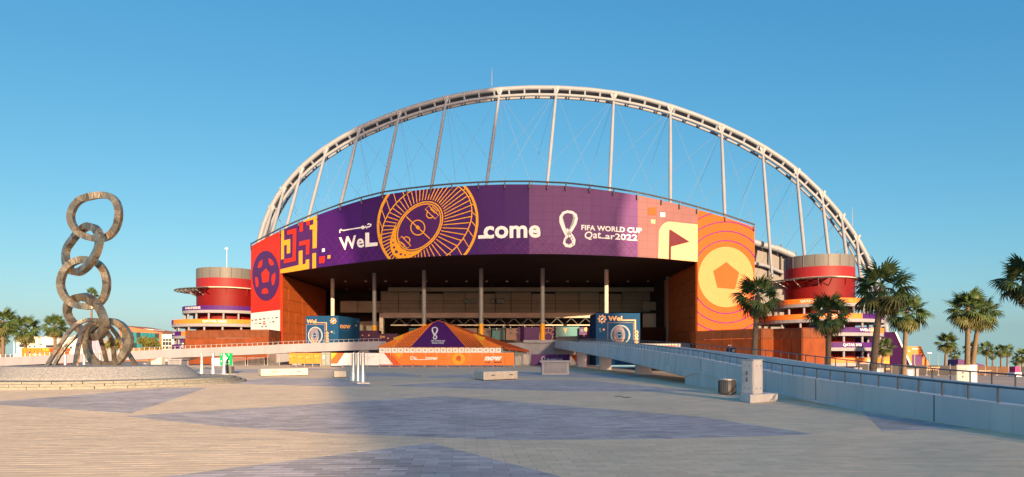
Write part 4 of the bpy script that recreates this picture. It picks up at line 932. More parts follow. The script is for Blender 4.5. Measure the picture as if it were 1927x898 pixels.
# ------------------------------------------------------------------ sculpture and plinth
pl_ = thing('sculpture_plinth', 'round granite cobbled plinth on shallow stone steps under the chain sculpture', 'plinth', (PLC[0], PLC[1], 0))
for k, (r, z0, z1) in enumerate(((7.75, -.02, .12), (7.45, .12, .235), (7.15, .235, .34))):
    for seg in range(36):
        a0, a1 = math.radians(seg * 10 + k * 3 + .12), math.radians(seg * 10 + 10 + k * 3 - .12); mb = MB()
        n = 3; ps = [(PLC[0] + r * math.cos(a0 + (a1 - a0) * i / n), PLC[1] + r * math.sin(a0 + (a1 - a0) * i / n)) for i in range(n + 1)] + [(PLC[0] + (r - 2.6) * math.cos(a0 + (a1 - a0) * i / n), PLC[1] + (r - 2.6) * math.sin(a0 + (a1 - a0) * i / n)) for i in range(n, -1, -1)]
        mb.prism(ps, z0, z1 - .002 + random.uniform(-.004, .004), m_step); mb.build('step_stone', pl_)
mb = MB(); mb.lathe(PLC[0], PLC[1], [(5.25, .30), (5.12, .45), (4.45, .98), (4.2, 1.0), (0.05, 1.02)], 72, m_gran); mb.build('plinth_cone', pl_)
def mk_bronze():
    m = M('hammered bronze steel', (0.40, 0.31, 0.21), .34, .25, 3, 0, metal=.88)
    n = m.node_tree.nodes; l = m.node_tree.links; b = n['Principled BSDF']
    uv = n.new('ShaderNodeUVMap'); vo = n.new('ShaderNodeTexVoronoi'); vo.inputs['Scale'].default_value = 1.0
    mp = n.new('ShaderNodeMapping'); mp.inputs['Scale'].default_value = (3.2, .9, 1); l.new(uv.outputs[0], mp.inputs[0]); l.new(mp.outputs[0], vo.inputs['Vector'])
    hs = n.new('ShaderNodeValToRGB'); hs.color_ramp.elements[0].color = (.20, .165, .125, 1); hs.color_ramp.elements[1].color = (.50, .405, .285, 1)
    se = n.new('ShaderNodeSeparateColor'); l.new(vo.outputs['Color'], se.inputs[0]); l.new(se.outputs[0], hs.inputs[0]); l.new(hs.outputs[0], b.inputs['Base Color'])
    mr = n.new('ShaderNodeMapRange'); mr.inputs['To Min'].default_value = .28; mr.inputs['To Max'].default_value = .40; l.new(se.outputs[1], mr.inputs[0]); l.new(mr.outputs[0], b.inputs['Roughness'])
    no = n.new('ShaderNodeTexNoise'); no.inputs['Scale'].default_value = 5; m2 = n.new('ShaderNodeMapping'); m2.inputs['Scale'].default_value = (2.2, .35, 1); l.new(uv.outputs[0], m2.inputs[0]); l.new(m2.outputs[0], no.inputs['Vector'])
    ad = n.new('ShaderNodeMath'); ad.operation = 'MULTIPLY_ADD'; ad.inputs[1].default_value = .8; l.new(se.outputs[2], ad.inputs[0]); l.new(no.outputs['Fac'], ad.inputs[2])
    bp = n.new('ShaderNodeBump'); bp.inputs['Strength'].default_value = .22; bp.inputs['Distance'].default_value = .12; l.new(ad.outputs[0], bp.inputs['Height']); l.new(bp.outputs[0], b.inputs['Normal'])
    return m
m_brz = mk_bronze()
sculpt = thing('chain_sculpture', 'tall bronze sculpture of stacked interlocking chain links on the cobbled plinth', 'sculpture', (PLC[0], PLC[1], 1.0))
def smooth_loop(pts, n, closed):
    P_ = [Vector(p) for p in pts]; N = len(P_); out = []
    segs = N if closed else N - 1
    for i in range(segs):
        g = lambda k: P_[k % N] if closed else P_[max(0, min(N - 1, k))]
        p0, p1, p2, p3 = g(i - 1), g(i), g(i + 1), g(i + 2)
        for k in range(n):
            t = k / n; out.append(.5 * ((2 * p1) + (p2 - p0) * t + (2 * p0 - 5 * p1 + 4 * p2 - p3) * t * t + (3 * p1 - p0 - 3 * p2 + p3) * t ** 3))
    if not closed: out.append(P_[-1])
    return out
def link(name, pts, w, t, closed=True, nrm=None, n=8, w1=None):
    """rectangular section swept round a loop; w across the face, t through it"""
    C = smooth_loop(pts, n, closed); N = len(C)
    cen = sum(C, Vector()) / N
    if nrm is None:
        nv = Vector()
        for i in range(N): nv += (C[i] - cen).cross(C[(i + 1) % N] - cen)
        nrm = nv.normalized()
        if nrm.y > 0: nrm = -nrm
    vs = []; cum = [0]
    for i in range(N):
        a = C[i - 1] if (i or closed) else C[i]; b = C[(i + 1) % N] if (i < N - 1 or closed) else C[i]
        tg = (b - a).normalized(); u = tg.cross(nrm).normalized(); q = u.cross(tg).normalized()
        ww = (w if w1 is None else w + (w1 - w) * i / (N - 1)) * random.uniform(.98, 1.02) / 2; tt = t / 2
        jit = lambda: Vector((random.uniform(-.004, .004), random.uniform(-.004, .004), random.uniform(-.004, .004)))
        vs += [C[i] + u * ww + q * tt + jit(), C[i] - u * ww + q * tt + jit(), C[i] - u * ww - q * tt + jit(), C[i] + u * ww - q * tt + jit()]
        if i: cum.append(cum[-1] + (C[i] - C[i - 1]).length)
    per = cum[-1] + (C[0] - C[-1]).length
    fs = []; uvs = []
    for i in range(N if closed else N - 1):
        j = (i + 1) % N; sa, sb = cum[i], (cum[j] if j else per)
        for k in range(4):
            k2 = (k + 1) % 4; fs.append((i * 4 + k, i * 4 + k2, j * 4 + k2, j * 4 + k)); v0 = k * 3.7
            uvs += [(sa, v0), (sa, v0 + .7), (sb, v0 + .7), (sb, v0)]
    if not closed:
        fs += [(3, 2, 1, 0), ((N - 1) * 4, (N - 1) * 4 + 1, (N - 1) * 4 + 2, (N - 1) * 4 + 3)]; uvs += [(0, 0)] * 8
    mb = MB(); mb.add(vs, fs, m_brz); o = mb.build(name, sculpt)
    ul = o.data.uv_layers.new(name='UVMap'); ul.data.foreach_set('uv', [c for q in uvs for c in q])
    return o
z7 = zm(90, 350, 2.567); D0 = 38.0
def L3(pts): return [P(*z7(x, y), D0 + dd) for x, y, dd in pts]
link('chain_link', L3([(116, 120, .1), (150, 72, .1), (212, 50, 0), (282, 46, 0), (326, 72, -.1), (343, 125, -.1), (334, 190, 0), (300, 238, 0), (250, 256, 0), (190, 246, .1), (142, 218, .1), (114, 172, .1)]), .36, .26)
link('chain_link', L3([(192, 196, -.1), (230, 208, -.7), (250, 250, -1.0), (238, 315, -1.0), (200, 378, -.7), (152, 415, -.2), (110, 408, .5), (88, 365, 1.0), (90, 308, 1.1), (118, 262, .9), (152, 222, .5)]), .38, .32)
link('chain_link', L3([(62, 480, 0), (74, 420, 0), (112, 376, .1), (166, 356, .1), (224, 365, 0), (266, 402, 0), (284, 458, 0), (278, 520, 0), (248, 565, 0), (190, 582, -.1), (130, 572, 0), (84, 538, 0)]), .37, .26)
link('chain_link', L3([(165, 536, -.3), (218, 556, -.8), (256, 604, -1.1), (274, 665, -1.0), (258, 715, -.6), (226, 728, .1), (180, 708, .8), (140, 680, 1.1), (106, 640, 1.2), (94, 598, 1.0), (112, 558, .4)]), .42, .32)
link('chain_link', L3([(212, 690, .2), (250, 662, .1), (316, 656, 0), (368, 688, 0), (394, 745, 0), (376, 800, 0), (335, 850, 0), (285, 868, .1), (230, 852, .2), (196, 805, .3), (190, 742, .3)]), .38, .30)
z6 = zm(0, 560, 4.989)
def leg(pts, w=.20, t=.15): link('sculpture_leg', [P(*z6(x, y), D0 + dd) for x, y, dd in pts], w, t, False, Vector((0, -1, 0)), 7)
leg([(435, 655, -1.5), (560, 450, -1.0), (700, 268, -.4), (830, 212, .1), (925, 212, .6)])
leg([(505, 655, .2), (560, 545, .3), (650, 425, .5), (760, 330, .8)], .17)
leg([(705, 660, -2.2), (738, 450, -1.6), (790, 295, -.9), (880, 235, -.2)], .22)
leg([(1012, 645, 1.5), (970, 480, 1.2), (925, 340, .9)], .2)
leg([(1075, 640, 2.0), (1060, 430, 1.6), (1005, 320, 1.2)], .22)
leg([(1290, 660, .6), (1185, 490, .8), (1085, 335, 1.0), (1020, 265, 1.0)], .2)
# ------------------------------------------------------------------ plaza furniture
def tri_box(name, C, L, R, z0, z1, mat, parent, grow=0):
    Q = (L[0] + R[0] - C[0], L[1] + R[1] - C[1]); cx = (L[0] + R[0]) / 2; cy = (L[1] + R[1]) / 2
    pts = [(cx + (p[0] - cx) * (1 + grow), cy + (p[1] - cy) * (1 + grow)) for p in (C, R, Q, L)]
    mb = MB(); mb.prism(pts, z0, z1, mat); o = mb.build(name, parent)
    bv = o.modifiers.new('edge', 'BEVEL'); bv.width = .02; bv.segments = 2
    return o
def cabinet(label, C, L, R, z0, hp_, ht, plinth):
    t = thing('utility_cabinet', label, 'cabinet', (C[0], C[1], z0), 'grey utility cabinets')
    if plinth: tri_box('plinth', *plinth, z0, z0 + hp_, m_grey, t)
    tri_box('cabinet_body', C, L, R, z0 + hp_, z0 + ht, m_grey, t); tri_box('cabinet_lid', C, L, R, z0 + ht, z0 + ht + .025, m_grey, t, .06)
    for a, b, n in ((C, R, 1), (C, L, 1)):
        a = Vector((*a, 0)); b = Vector((*b, 0)); d = b - a; nn = Vector((d.y, -d.x, 0)).normalized()
        if nn.dot(CAMP - a) < 0: nn = -nn
        p = a + d * .08; q = a + d * .92; z0_, z1_ = z0 + hp_ + .03, z0 + ht - .03
        mb = MB(); mb.slab([p + Vector((0, 0, z0_)), q + Vector((0, 0, z0_)), q + Vector((0, 0, z1_)), p + Vector((0, 0, z1_))], nn * .012, m_grey); o = mb.build('door', t)
        mb = MB()
        for zz in (.15, .85):
            for k in (.25, .75): c = p.lerp(q, k) + Vector((0, 0, z0_ + (z1_ - z0_) * zz)) + nn * .02; mb.box(c.x - .010, c.y - .010, c.z - .016, c.x + .010, c.y + .010, c.z + .016, m_steeld)
        mb.build('hinge', o)
        if b.x < a.x:
            mb = MB()
            for zz in (.42, .62): c = p.lerp(q, .5) + Vector((0, 0, z0_ + (z1_ - z0_) * zz)) + nn * .02; mb.box(c.x - .02, c.y - .03, c.z - .07, c.x + .02, c.y + .03, c.z + .07, m_steeld)
            mb.build('latch', o)
g = lambda x, y: tuple(G(x, y).xy)
def Pd(x, d): return (XD(x, d), d)
cabinet('tall pale grey utility cabinet on a plinth before the ramp beside the litter bin', Pd(1418, 22.4), Pd(1395, 22.95), Pd(1435.5, 22.75), 0, .28, 1.42, (g(1412, 759), g(1392, 755.5), g(1464, 755.5)))
cabinet('pale grey utility cabinet beyond the ramp below two close palms', Pd(1825, 59.5), Pd(1800, 60.2), Pd(1839, 60.3), -1.2, .1, 1.88, None)
bn = thing('litter_bin', 'round dark steel litter bin beside the tall grey cabinet', 'bin', (XD(1368.5, 27), 27, 0))
X = XD(1368.5, 27); mb = MB(); mb.lathe(X, 27, [(.30, .03), (.33, .05), (.33, .57), (.31, .60), (.29, .60), (.29, .3)], 28, M('bin steel', (.16, .145, .14), .4, .15, 8, metal=.6), cap=False); mb.build('bin_body', bn, smooth=True)
mb = MB(); mb.ring(X, 27, .28, .345, .585, .625, 28, m_galv); mb.build('rim', bn)
for k in range(28):
    g_ = k * math.pi / 14; mb = MB(); mb.bar((X + .335 * math.cos(g_), 27 + .335 * math.sin(g_), .07), (X + .335 * math.cos(g_), 27 + .335 * math.sin(g_), .56), .03, .02, m_steeld); mb.build('slat', bn)
mb = MB(); mb.lathe(X, 27, [(.24, 0), (.24, .05)], 20, m_steeld); mb.build('base', bn)
def bench(label, C, L, R, h, marks=True):
    t = thing('stone_bench', label, 'bench', (C[0], C[1], 0), 'pale stone block benches')
    tri_box('base', C, L, R, 0, .05, m_steeld, t, -.04); o = tri_box('bench_block', C, L, R, .05, h, m_stone, t)
    if marks:
        a = Vector((*C, 0)); b = Vector((*R, 0)); d = b - a; nn = Vector((d.y, -d.x, 0)).normalized(); nn = nn if nn.dot(CAMP - a) > 0 else -nn
        for k in (.27, .80):
            c = a.lerp(b, k) + Vector((0, 0, h * .58)); u = d.normalized(); mb = MB(); mb.slab([c - u * .16 - Vector((0, 0, .035)), c + u * .16 - Vector((0, 0, .035)), c + u * .16 + Vector((0, 0, .035)), c - u * .16 + Vector((0, 0, .035))], nn * .015, m_mesh); mb.build('plaque', t)
bench('pale stone bench in front of the orange hoarding, right of the centre bollards', g(910, 716.8), g(891.5, 713.8), g(974, 714.2), .56)
bench('long sunlit stone bench right of the green sign', g(491, 708.6), g(485.5, 706.8), g(579.5, 706.8), .55)
bench('short square stone bench left of the centre bollards', g(629, 711.5), g(626.5, 710.5), g(651.5, 711), .48, False)
def vent(label, x0, x1, yb, yt, side, slat=True):
    d = EYE * F / (yb - HY); t = thing('vent_box', label, 'vent', (XD((x0 + x1) / 2, d), d, 0), 'white ventilation boxes'); xa, xb = XD(x0, d), XD(x1, d); h = ZD(yt, d); dp = 1.4
    k = h * .13
    mb = MB(); mb.box(xa, d, 0, xb, d + dp, h - k, m_white); mb.build('vent_body', t)
    mb = MB(); mb.box(xa - .15, d - .12, h - k, xb + .15, d + dp + .12, h, m_white); mb.build('vent_lid', t)
    z0, z1 = h * .2, h * .80; n = 7
    mb = MB(); mb.box(xa + .22, d - .012, z0 - .04, xb - .22, d - .002, z1 + .04, m_mesh if slat else m_white); fr_ = mb.build('grille', t)
    for i in range(n):
        zc = z0 + (z1 - z0) * (i + .5) / n; mb = MB(); mb.slab([(xa + .26, d - .014, zc + .045), (xb - .26, d - .014, zc + .045), (xb - .26, d - .05, zc - .04), (xa + .26, d - .05, zc - .04)], (0, -.02, 0), m_white); mb.build('louvre', fr_)
vent('white louvred vent box in front of the purple hoarding', 1020, 1071, 705.5, 678.5, 1)
vent('white louvred vent box between the sculpture and the green sign', 316, 341, 694, 675.5, 1)
def bollards(specs, d, hgt, slab, labels, grp):
    base = thing('kerb_slab', slab[0], 'slab', (slab[1][0][0], slab[1][0][1], 0)); mb = MB(); mb.prism(slab[1], -.01, .07, m_grey); mb.build('slab', base)
    first = None
    for (x, dd), lb in zip(specs, labels):
        if first is None:
            t = thing('bollard', lb, 'bollard', (0, 0, 0), grp); mb = MB()
            mb.lathe(0, 0, [(.24, .0), (.24, .02), (.2, .03), (.165, .25), (.125, .55), (.105, .9), (.10, 1.3), (.105, hgt - .12)], 20, m_galv, cap=True)
            mb.build('bollard_shaft', t, smooth=True)
            mb = MB(); n = 20; ringb = [(.105 * math.cos(2 * math.pi * k / n), .105 * math.sin(2 * math.pi * k / n), hgt - .12) for k in range(n)]; ringt = [(a, b, hgt + .0 + a * .9) for a, b, c in ringb]
            mb.add(ringb + ringt, [(k, (k + 1) % n, n + (k + 1) % n, n + k) for k in range(n)] + [tuple(range(n, 2 * n))], m_galv); mb.build('slanted_cap', t, smooth=True)
            first = t
        else: t = copy_tree(first); t['label'] = lb
        t.location = (XD(x, dd), dd, .06)
bollards([(379.5, 53.8), (401, 53.9), (421.5, 54)], 54, 1.62, ('low kerb slab carrying three bollards by the green sign', [(XD(368, 54), 53.2), (XD(436, 54), 53.4), (XD(436, 54), 54.8), (XD(368, 54), 54.6)]), ['leftmost of the three slanted silver bollards by the green sign', 'middle of the three slanted silver bollards by the green sign', 'silver bollard standing right in front of the green sign'], 'flared silver bollards')
bollards([(665, 39.6), (674, 38.6), (683, 37.6)], 38, 1.66, ('low grey slab carrying three bollards in mid plaza', [(XD(672, 36.9), 36.9), (XD(696, 37.0), 37.0), (XD(684, 40.4), 40.4), (XD(657, 40.2), 40.2)]), ['leftmost and farthest of the three clustered silver bollards in mid plaza', 'middle of the three clustered silver bollards in mid plaza', 'rightmost and nearest of the three clustered silver bollards in mid plaza'], 'flared silver bollards')
bollards([(122.7, 60), (158, 61), (188, 62)], 60, 1.5, ('kerb slab behind the sculpture plinth', [(XD(112, 60), 59.4), (XD(200, 60), 61), (XD(200, 60), 62.8), (XD(112, 60), 61)]), ['silver bollard seen behind the left legs of the chain sculpture', 'silver bollard seen between the sculpture legs and the bottom link', 'silver bollard seen through the bottom chain link'], 'flared silver bollards')
gs = thing('green_sign', 'green assembly point sign on a grey block behind the bollards', 'sign', (XD(425, 56), 56, 0))
mb = MB(); mb.box(XD(413.5, 56), 56, ZD(688, 56), XD(437, 56), 56.06, ZD(664.5, 56), m_green); o = mb.build('sign_board', gs); mb = MB(); f_ = [Facet((0, 56), (1, 56))]
for x, y, r in ((424, 671, 1.5), (422, 674.5, 1.8), (426.5, 674.5, 1.8), (424.5, 678, 2.4)): decal(mb, f_, ell(x, y, r, r * 1.3, 10), m_wht, .3, True)
for x, y, sx, sy in ((429, 667, 1, 1), (429, 680, 1, -1), (418, 667, -1, 1), (418, 680, -1, -1)): decal(mb, f_, [(x, y), (x + 2.2 * sx, y - 1.5 * sy), (x + 2.2 * sx, y + 2 * sy)], m_wht, .3)
text(mb, f_, 'ASSEMBLY', (421, 685), (432, 685), (421, 683), m_wht, .02, .3); text(mb, f_, 'POINT', (422, 687.4), (431, 687.4), (422, 685.8), m_wht, .02, .3); mb.build('sign_print', o)
mb = MB(); mb.box(XD(420, 56), 56.08, 0, XD(427, 56), 56.3, ZD(687, 56), m_steeld); mb.build('post', gs); mb = MB(); mb.box(XD(427, 56), 56.1, 0, XD(434.5, 56), 56.7, ZD(690, 56), m_mesh); mb.build('ballast_block', gs)
for x, y, lb in ((1164, 746, 'small dark drain cover set in the beige paving, left of two'), (1179, 748, 'small dark drain cover set in the beige paving, right of two')):
    p = G(x, y); t = thing('drain_cover', lb, 'drain cover', (p.x, p.y, 0), 'drain covers in the paving'); mb = MB(); mb.box(p.x - .16, p.y - .22, -.01, p.x + .16, p.y + .22, .004, m_rail); fr_ = mb.build('cover_frame', t)
    for k in range(5): mb = MB(); mb.box(p.x - .13 + k * .055, p.y - .18, .004, p.x - .105 + k * .055, p.y + .18, .012, m_steeld); mb.build('bar', fr_)
# ------------------------------------------------------------------ palms
def frond_mesh(kind):
    mb = MB(); rnd = random.Random(kind * 11 + 3)
    mat = (m_frond, m_frond, m_frondy, m_frondb)[kind]
    L = (.85, 1.05, 1.05, .8)[kind]
    droop = (.35, .75, .95, 1.5)[kind]
    pts = [Vector((L * t, 0, -.18 * t * t * L)) for t in (0, .5, 1)]
    mb.add([pts[0] + Vector((0, -.03, 0)), pts[0] + Vector((0, .03, 0)), pts[1] + Vector((0, .02, 0)), pts[1] + Vector((0, -.02, 0)), pts[2] + Vector((0, .012, 0)), pts[2] + Vector((0, -.012, 0))], [(0, 1, 2, 3), (3, 2, 4, 5)], m_trunk if kind == 3 else m_frondy)
    h = pts[2]; n = 19
    for k in range(n):
        g = math.radians(-128 + 256 * k / (n - 1)) + rnd.uniform(-.05, .05)
        ln = (1.0 - .32 * abs(g) / 2.3) * rnd.uniform(.88, 1.06) * (.95 if kind < 3 else .8)
        c, s = math.cos(g), math.sin(g); px, py = -s, c
        w = .062
        q = lambda r, wd, dz: (h + Vector((c * r + px * wd, s * r + py * wd, dz - abs(s) * .12 * r)))
        v = [q(.02, -.006, 0), q(.02, .006, 0), q(ln * .5, w, .02 - droop * .09), q(ln * .5, 0, .06 - droop * .09), q(ln * .5, -w, .02 - droop * .09), q(ln * .82, w * .6, -droop * .28), q(ln * .82, -w * .6, -droop * .28), q(ln, 0, -droop * .55)]
        mb.add(v, [(0, 1, 2, 3), (0, 3, 4), (3, 2, 5, 6, 4), (6, 5, 7)], mat)
    return mb
FR = []
for k in range(4):
    o = frond_mesh(k).build('palm_frond'); FR.append(o.data); bpy.data.objects.remove(o)
def frond_xf(n, seed, full):
    rnd = random.Random(seed); out = []
    n = int(n * (.85 + .3 * ((seed * 7) % 5) / 4))
    for k in range(n):
        u = (k + .5) / n
        el = math.radians(84 - 158 * u ** .8 + rnd.uniform(-10, 10)); az = k * 2.39996 + rnd.uniform(-.3, .3)
        kind = 0 if u < .35 else (1 if u < .62 else (2 if u < .86 else (3 if rnd.random() < .55 else 2)))
        sc = rnd.uniform(.88, 1.1)
        out.append((Matrix.Rotation(az, 4, 'Z') @ Matrix.Rotation(-el, 4, 'Y') @ Matrix.Rotation(rnd.uniform(-.5, .5), 4, 'X') @ Matrix.Scale(sc, 4), kind))
    return out
def trunk_mb(h, lean, r=.2):
    mb = MB(); n = 12; N = 26; pts = []; rs = []
    for i in range(N + 1):
        t = i / N; pts.append((lean[0] * t ** 1.5, lean[1] * t ** 1.5, h * t)); rs.append(r * (1.0 - .28 * t + .35 * max(0, .08 - t) / .08) * (1.0 + .05 * (i % 2)))
    mb.tube(pts, rs, m_trunk, n); return mb
def palm(label, X, d, z0, hz, lean=0.0, scale=1.0, n=36, seed=1, detail=True, grp='fan palms around the stadium', r=.2):
    t = thing('palm_tree', label, 'palm tree', (X, d, z0), grp); h = hz - z0
    k = trunk_mb(h, (lean, 0), r); k.v = [(a + X, b + d, c + z0) for a, b, c in k.v]; k.build('trunk', t, smooth=True)
    top_ = Matrix.Translation((lean, 0, h))
    rot = Matrix.Rotation(seed * 1.7, 4, 'Z')
    if detail:
        for m4, kd in frond_xf(n, seed, True):
            o = bpy.data.objects.new('frond', FR[kd]); COL.objects.link(o); o.parent = t; o.matrix_local = top_ @ Matrix.Scale(scale, 4) @ rot @ m4
    else:
        mb = MB()
        for m4, kd in frond_xf(n, seed, False):
            me = FR[kd]; M4 = top_ @ Matrix.Scale(scale, 4) @ rot @ m4
            base = len(mb.v)
            for p in me.vertices: q = M4 @ p.co; mb.v.append((q.x + X, q.y + d, q.z + z0))
            for pl in me.polygons: mb.f.append(tuple(i + base for i in pl.vertices)); mb.m.append(mb.mi(me.materials[pl.material_index]))
        mb.build('crown', t)
def palm_px(label, xb, xc, yc, w, d, z0, seed, **k):
    X = XD(xb, d); palm(label, X, d, z0, ZD(yc, d), XD(xc, d) - X, w * d / F / 3.15, seed=seed, **k)
palm_px('bushy palm in front of the orange football banner at the right pylon', 1418, 1426, 555, 82, 55, -1.2, 3, r=.26)
palm_px('palm standing before the dark red spiral tower at right', 1558, 1561, 588, 78, 58, -1.2, 4, r=.24)
palm_px('tallest palm with leaning trunk at the right edge of the spiral tower', 1641, 1661, 538, 106, 45, -1.2, 5, n=42, r=.24)
palm_px('slender palm right of the tall leaning palm, before the orange wedge', 1700, 1707, 585, 72, 62, -1.2, 6, r=.22)
palm_px('left palm of the close pair above the far grey cabinet', 1820, 1822, 578, 74, 62, -1.2, 7, r=.24)
palm_px('right palm of the close pair, trunk leaning right behind its neighbour', 1828, 1846, 585, 68, 65, -1.2, 8, r=.24)
palm_px('palm cut off by the right edge of the view', 1944, 1928, 522, 94, 45, -1.2, 9, r=.24)
palm_px('small palm in front of the purple wedge wall', 1658, 1666, 652, 34, 112, -1.2, 10, n=38, r=.22)
palm_px('palm with brown skirt standing alone right of the orange wedge', 1779, 1782, 643, 38, 150, -1.2, 11, n=40, r=.3)
palm_px('left palm at the far left edge, trunk rising behind the footbridge', 6, 5, 603, 52, 112, 0, 12, n=40, r=.3)
palm_px('low palm under the taller one at the far left edge', 3, 2, 636, 30, 135, 0, 19, n=36, r=.26)
palm_px('full palm in front of the orange container and white building at left', 48, 48, 617, 54, 112, 0, 13, n=44, r=.3)
palm_px('palm just left of the chain sculpture', 104, 103, 612, 44, 112, 0, 14, n=40, r=.3)
palm_px('tall far palm seen behind the chain links', 172, 172.5, 553, 24, 190, 0, 15, n=36, r=.3)
for i, (xb, xc, yc, w, d, lb) in enumerate(((1797, 1797, 666, 22, 190, 'small far palm right of the brown skirted palm'), (1827, 1829, 655, 28, 190, 'far palm hidden behind the trunks of the close palm pair'), (1857, 1857, 655, 26, 200, 'far palm just right of the close palm pair'), (1868, 1868, 668, 16, 230, 'smallest palm in the far row at right'), (1884, 1883, 659, 24, 200, 'left of two close palms in the far row at right'), (1896, 1896, 659, 24, 205, 'right of two close palms in the far row at right'), (1912, 1912, 678, 18, 220, 'low far palm behind the purple and white portable'), (1923, 1923, 668, 26, 180, 'far palm at the right picture edge beyond the mesh fence'))):
    palm_px(lb, xb, xc, yc, w, d, -2.6, 20 + i, n=30, detail=False, r=.28)
# round leafy trees
def shrub(label, x, y, w, h, d, z0, seed):
    t = thing('leafy_tree', label, 'tree', (XD(x, d), d, z0)); rnd = random.Random(seed); zc = ZD(y, d); R = w * d / F / 2; H = h * d / F / 2
    mb = MB(); X = XD(x, d); mb.tube([(X, d, z0), (X, d, zc)], [.2, .1], m_trunk, 8)
    for k in range(6): g_ = k * 1.05; mb.tube([(X, d, zc - H * .6), (X + R * .6 * math.cos(g_), d + R * .6 * math.sin(g_), zc + H * .3)], [.08, .03], m_trunk, 5)
    mb.build('trunk', t); mb = MB()
    cl = [(rnd.uniform(-.7, .7) * R, rnd.uniform(-.7, .7) * R, rnd.uniform(-.6, .65) * H, rnd.uniform(.25, .45)) for _ in range(22)]
    for cx_, cy_, cz_, cr in cl:
        for _ in range(110):
            v = Vector((rnd.gauss(0, 1), rnd.gauss(0, 1), rnd.gauss(0, 1))).normalized() * rnd.uniform(.5, 1) * cr * R
            c = Vector((X + cx_, d + cy_, zc + cz_)) + v; u = Vector((rnd.gauss(0, 1), rnd.gauss(0, 1), rnd.gauss(0, 1))).normalized(); w_ = u.orthogonal().normalized(); s = rnd.uniform(.1, .22)
            mb.add([c - u * s, c + w_ * s * .5, c + u * s, c - w_ * s * .5], [(0, 1, 2, 3)], m_leaf)
    mb.build('crown', t)
shrub('round yellow green tree in front of the teal glass building', 281, 648, 38, 30, 140, 0, 1); shrub('yellow green tree seen through the bottom chain link', 211, 650, 30, 30, 130, 0, 2)
# ------------------------------------------------------------------ background buildings and wedges
def bx(name, x0, x1, yt, yb, d, dep, mat, parent, **k):
    mb = MB(); mb.box(XD(x0, d), d, ZD(yb, d), XD(x1, d), d + dep, ZD(yt, d), mat); return mb.build(name, parent, **k)
b = thing('white_building', 'low white building with small dark windows at far left', 'building', (XD(90, 170), 170, 0))
bx('wall', 31, 72, 634, 682, 170, 12, m_build, b); bx('wall', 72.2, 156, 635.5, 682, 171, 12, m_build, b); bx('roof', 30.5, 72.5, 633, 634, 169.8, 12.4, m_build, b); bx('roof', 72.6, 110, 633.5, 635.5, 172, 8, m_build, b)
for x, y, w, h in ((54, 643, 1.8, 2.5), (63, 643, 1.8, 2.5), (54, 651, 1.8, 2.5), (63, 651, 1.8, 2.5), (76, 647, 1.8, 2), (36, 648, 10, 5), (86, 649.5, 30, 4.5), (131, 652, 3, 4), (147, 650, 4, 4)):
    o = bx('window', x, x + w, y, y + h, 169.6 if x < 70 else 170.6, .3, m_steeld, b); bx('pane', x + .3, x + w - .3, y + .3, y + h - .3, 169.5 if x < 70 else 170.5, .08, m_glassd, o)
b = thing('glass_building', 'teal glass office building with terracotta roof band behind the footbridge', 'building', (XD(270, 175), 175, 0))
mb = MB(); mb.slab([P(225, 612, 175), P(305.5, 626, 175), P(305.5, 684, 175), P(225, 684, 175)], (0, 14, 0), m_brick); mb.build('wall', b)
mb = MB(); mb.slab([P(240, 616, 178), P(288, 620, 178), P(288, 624, 178), P(240, 622, 178)], (0, 6, 0), m_build); mb.build('roof_block', b)
for i in range(10):
    for j in range(3):
        x0 = 229 + i * 7; yt = 624 + i * .35; h = (655.5 - yt) / 3
        bx('pane', x0 + .25, x0 + 6.75, yt + j * h + .25, yt + (j + 1) * h - .25, 174.8 - .02 * ((i + j) % 3), .15, m_teal if (i * 3 + j * 5) % 7 < 5 else m_glassd, b)
bx('corner_pier', 300, 305.5, 628, 682, 174.6, .6, m_brick, b)
b = thing('framed_building', 'white framed building with dark window bands beside the teal glass building', 'building', (XD(318, 172), 172, 0))
bx('wall', 304.5, 331, 629, 684, 172, 10, m_build, b)
for yt, yb in ((638, 641.5), (643.5, 649.5), (651.5, 656.5)):
    o = bx('window_band', 305.5, 323, yt, yb, 171.8, .3, m_glassd, b)
    for k in range(4): bx('mullion', 305.5 + k * 5.6, 306 + k * 5.6, yt, yb, 171.7, .08, m_build, o)
bx('side_wing', 331.2, 346, 634, 684, 174, 9, m_build, b)
for yt, yb in ((635, 638), (640, 647.5), (650, 656)): bx('window_band', 331.5, 342, yt, yb, 173.8, .3, m_teal if yt != 635 else m_glassd, b)
bx('purple_band', 338, 348, 639.5, 645, 173.6, .3, m_pur2, b)
b = thing('shipping_container', 'bright orange container below the left palms', 'container', (XD(67, 108), 108, 0)); bx('container_body', 40.5, 94, 655, 686, 108, 5, m_orgb, b)
mb = MB(); f_ = [Facet((0, 108), (1, 108))]; text(mb, f_, 'welcome', (60, 668.5), (80, 668.5), (60, 666.5), m_wht, .02, .5); decal(mb, f_, ell(56, 664, 2, 2.6, 10), m_purl, .5, True); decal(mb, f_, [(78, 657), (92, 657), (92, 660), (84, 661)], m_yel, .5); mb.build('container_print', b)
for k in range(8): bx('rib', 43 + k * 7, 43.5 + k * 7, 655.4, 686, 107.95, .05, m_orgd, b)
b = thing('hoarding', 'pale lilac hoarding seen through the bottom chain link', 'hoarding', (XD(183, 120), 120, 0)); M('lilac print', (.42, .30, .44), .6)
for k in range(3): bx('hoarding_panel', 173 + k * 7, 179.7 + k * 7, 640, 682, 120, .1, MATS['lilac print'], b)
b = thing('concrete_block', 'small sandy concrete blocks piled under the footbridge left of the vent', 'block', (XD(292, 92), 92, 0))
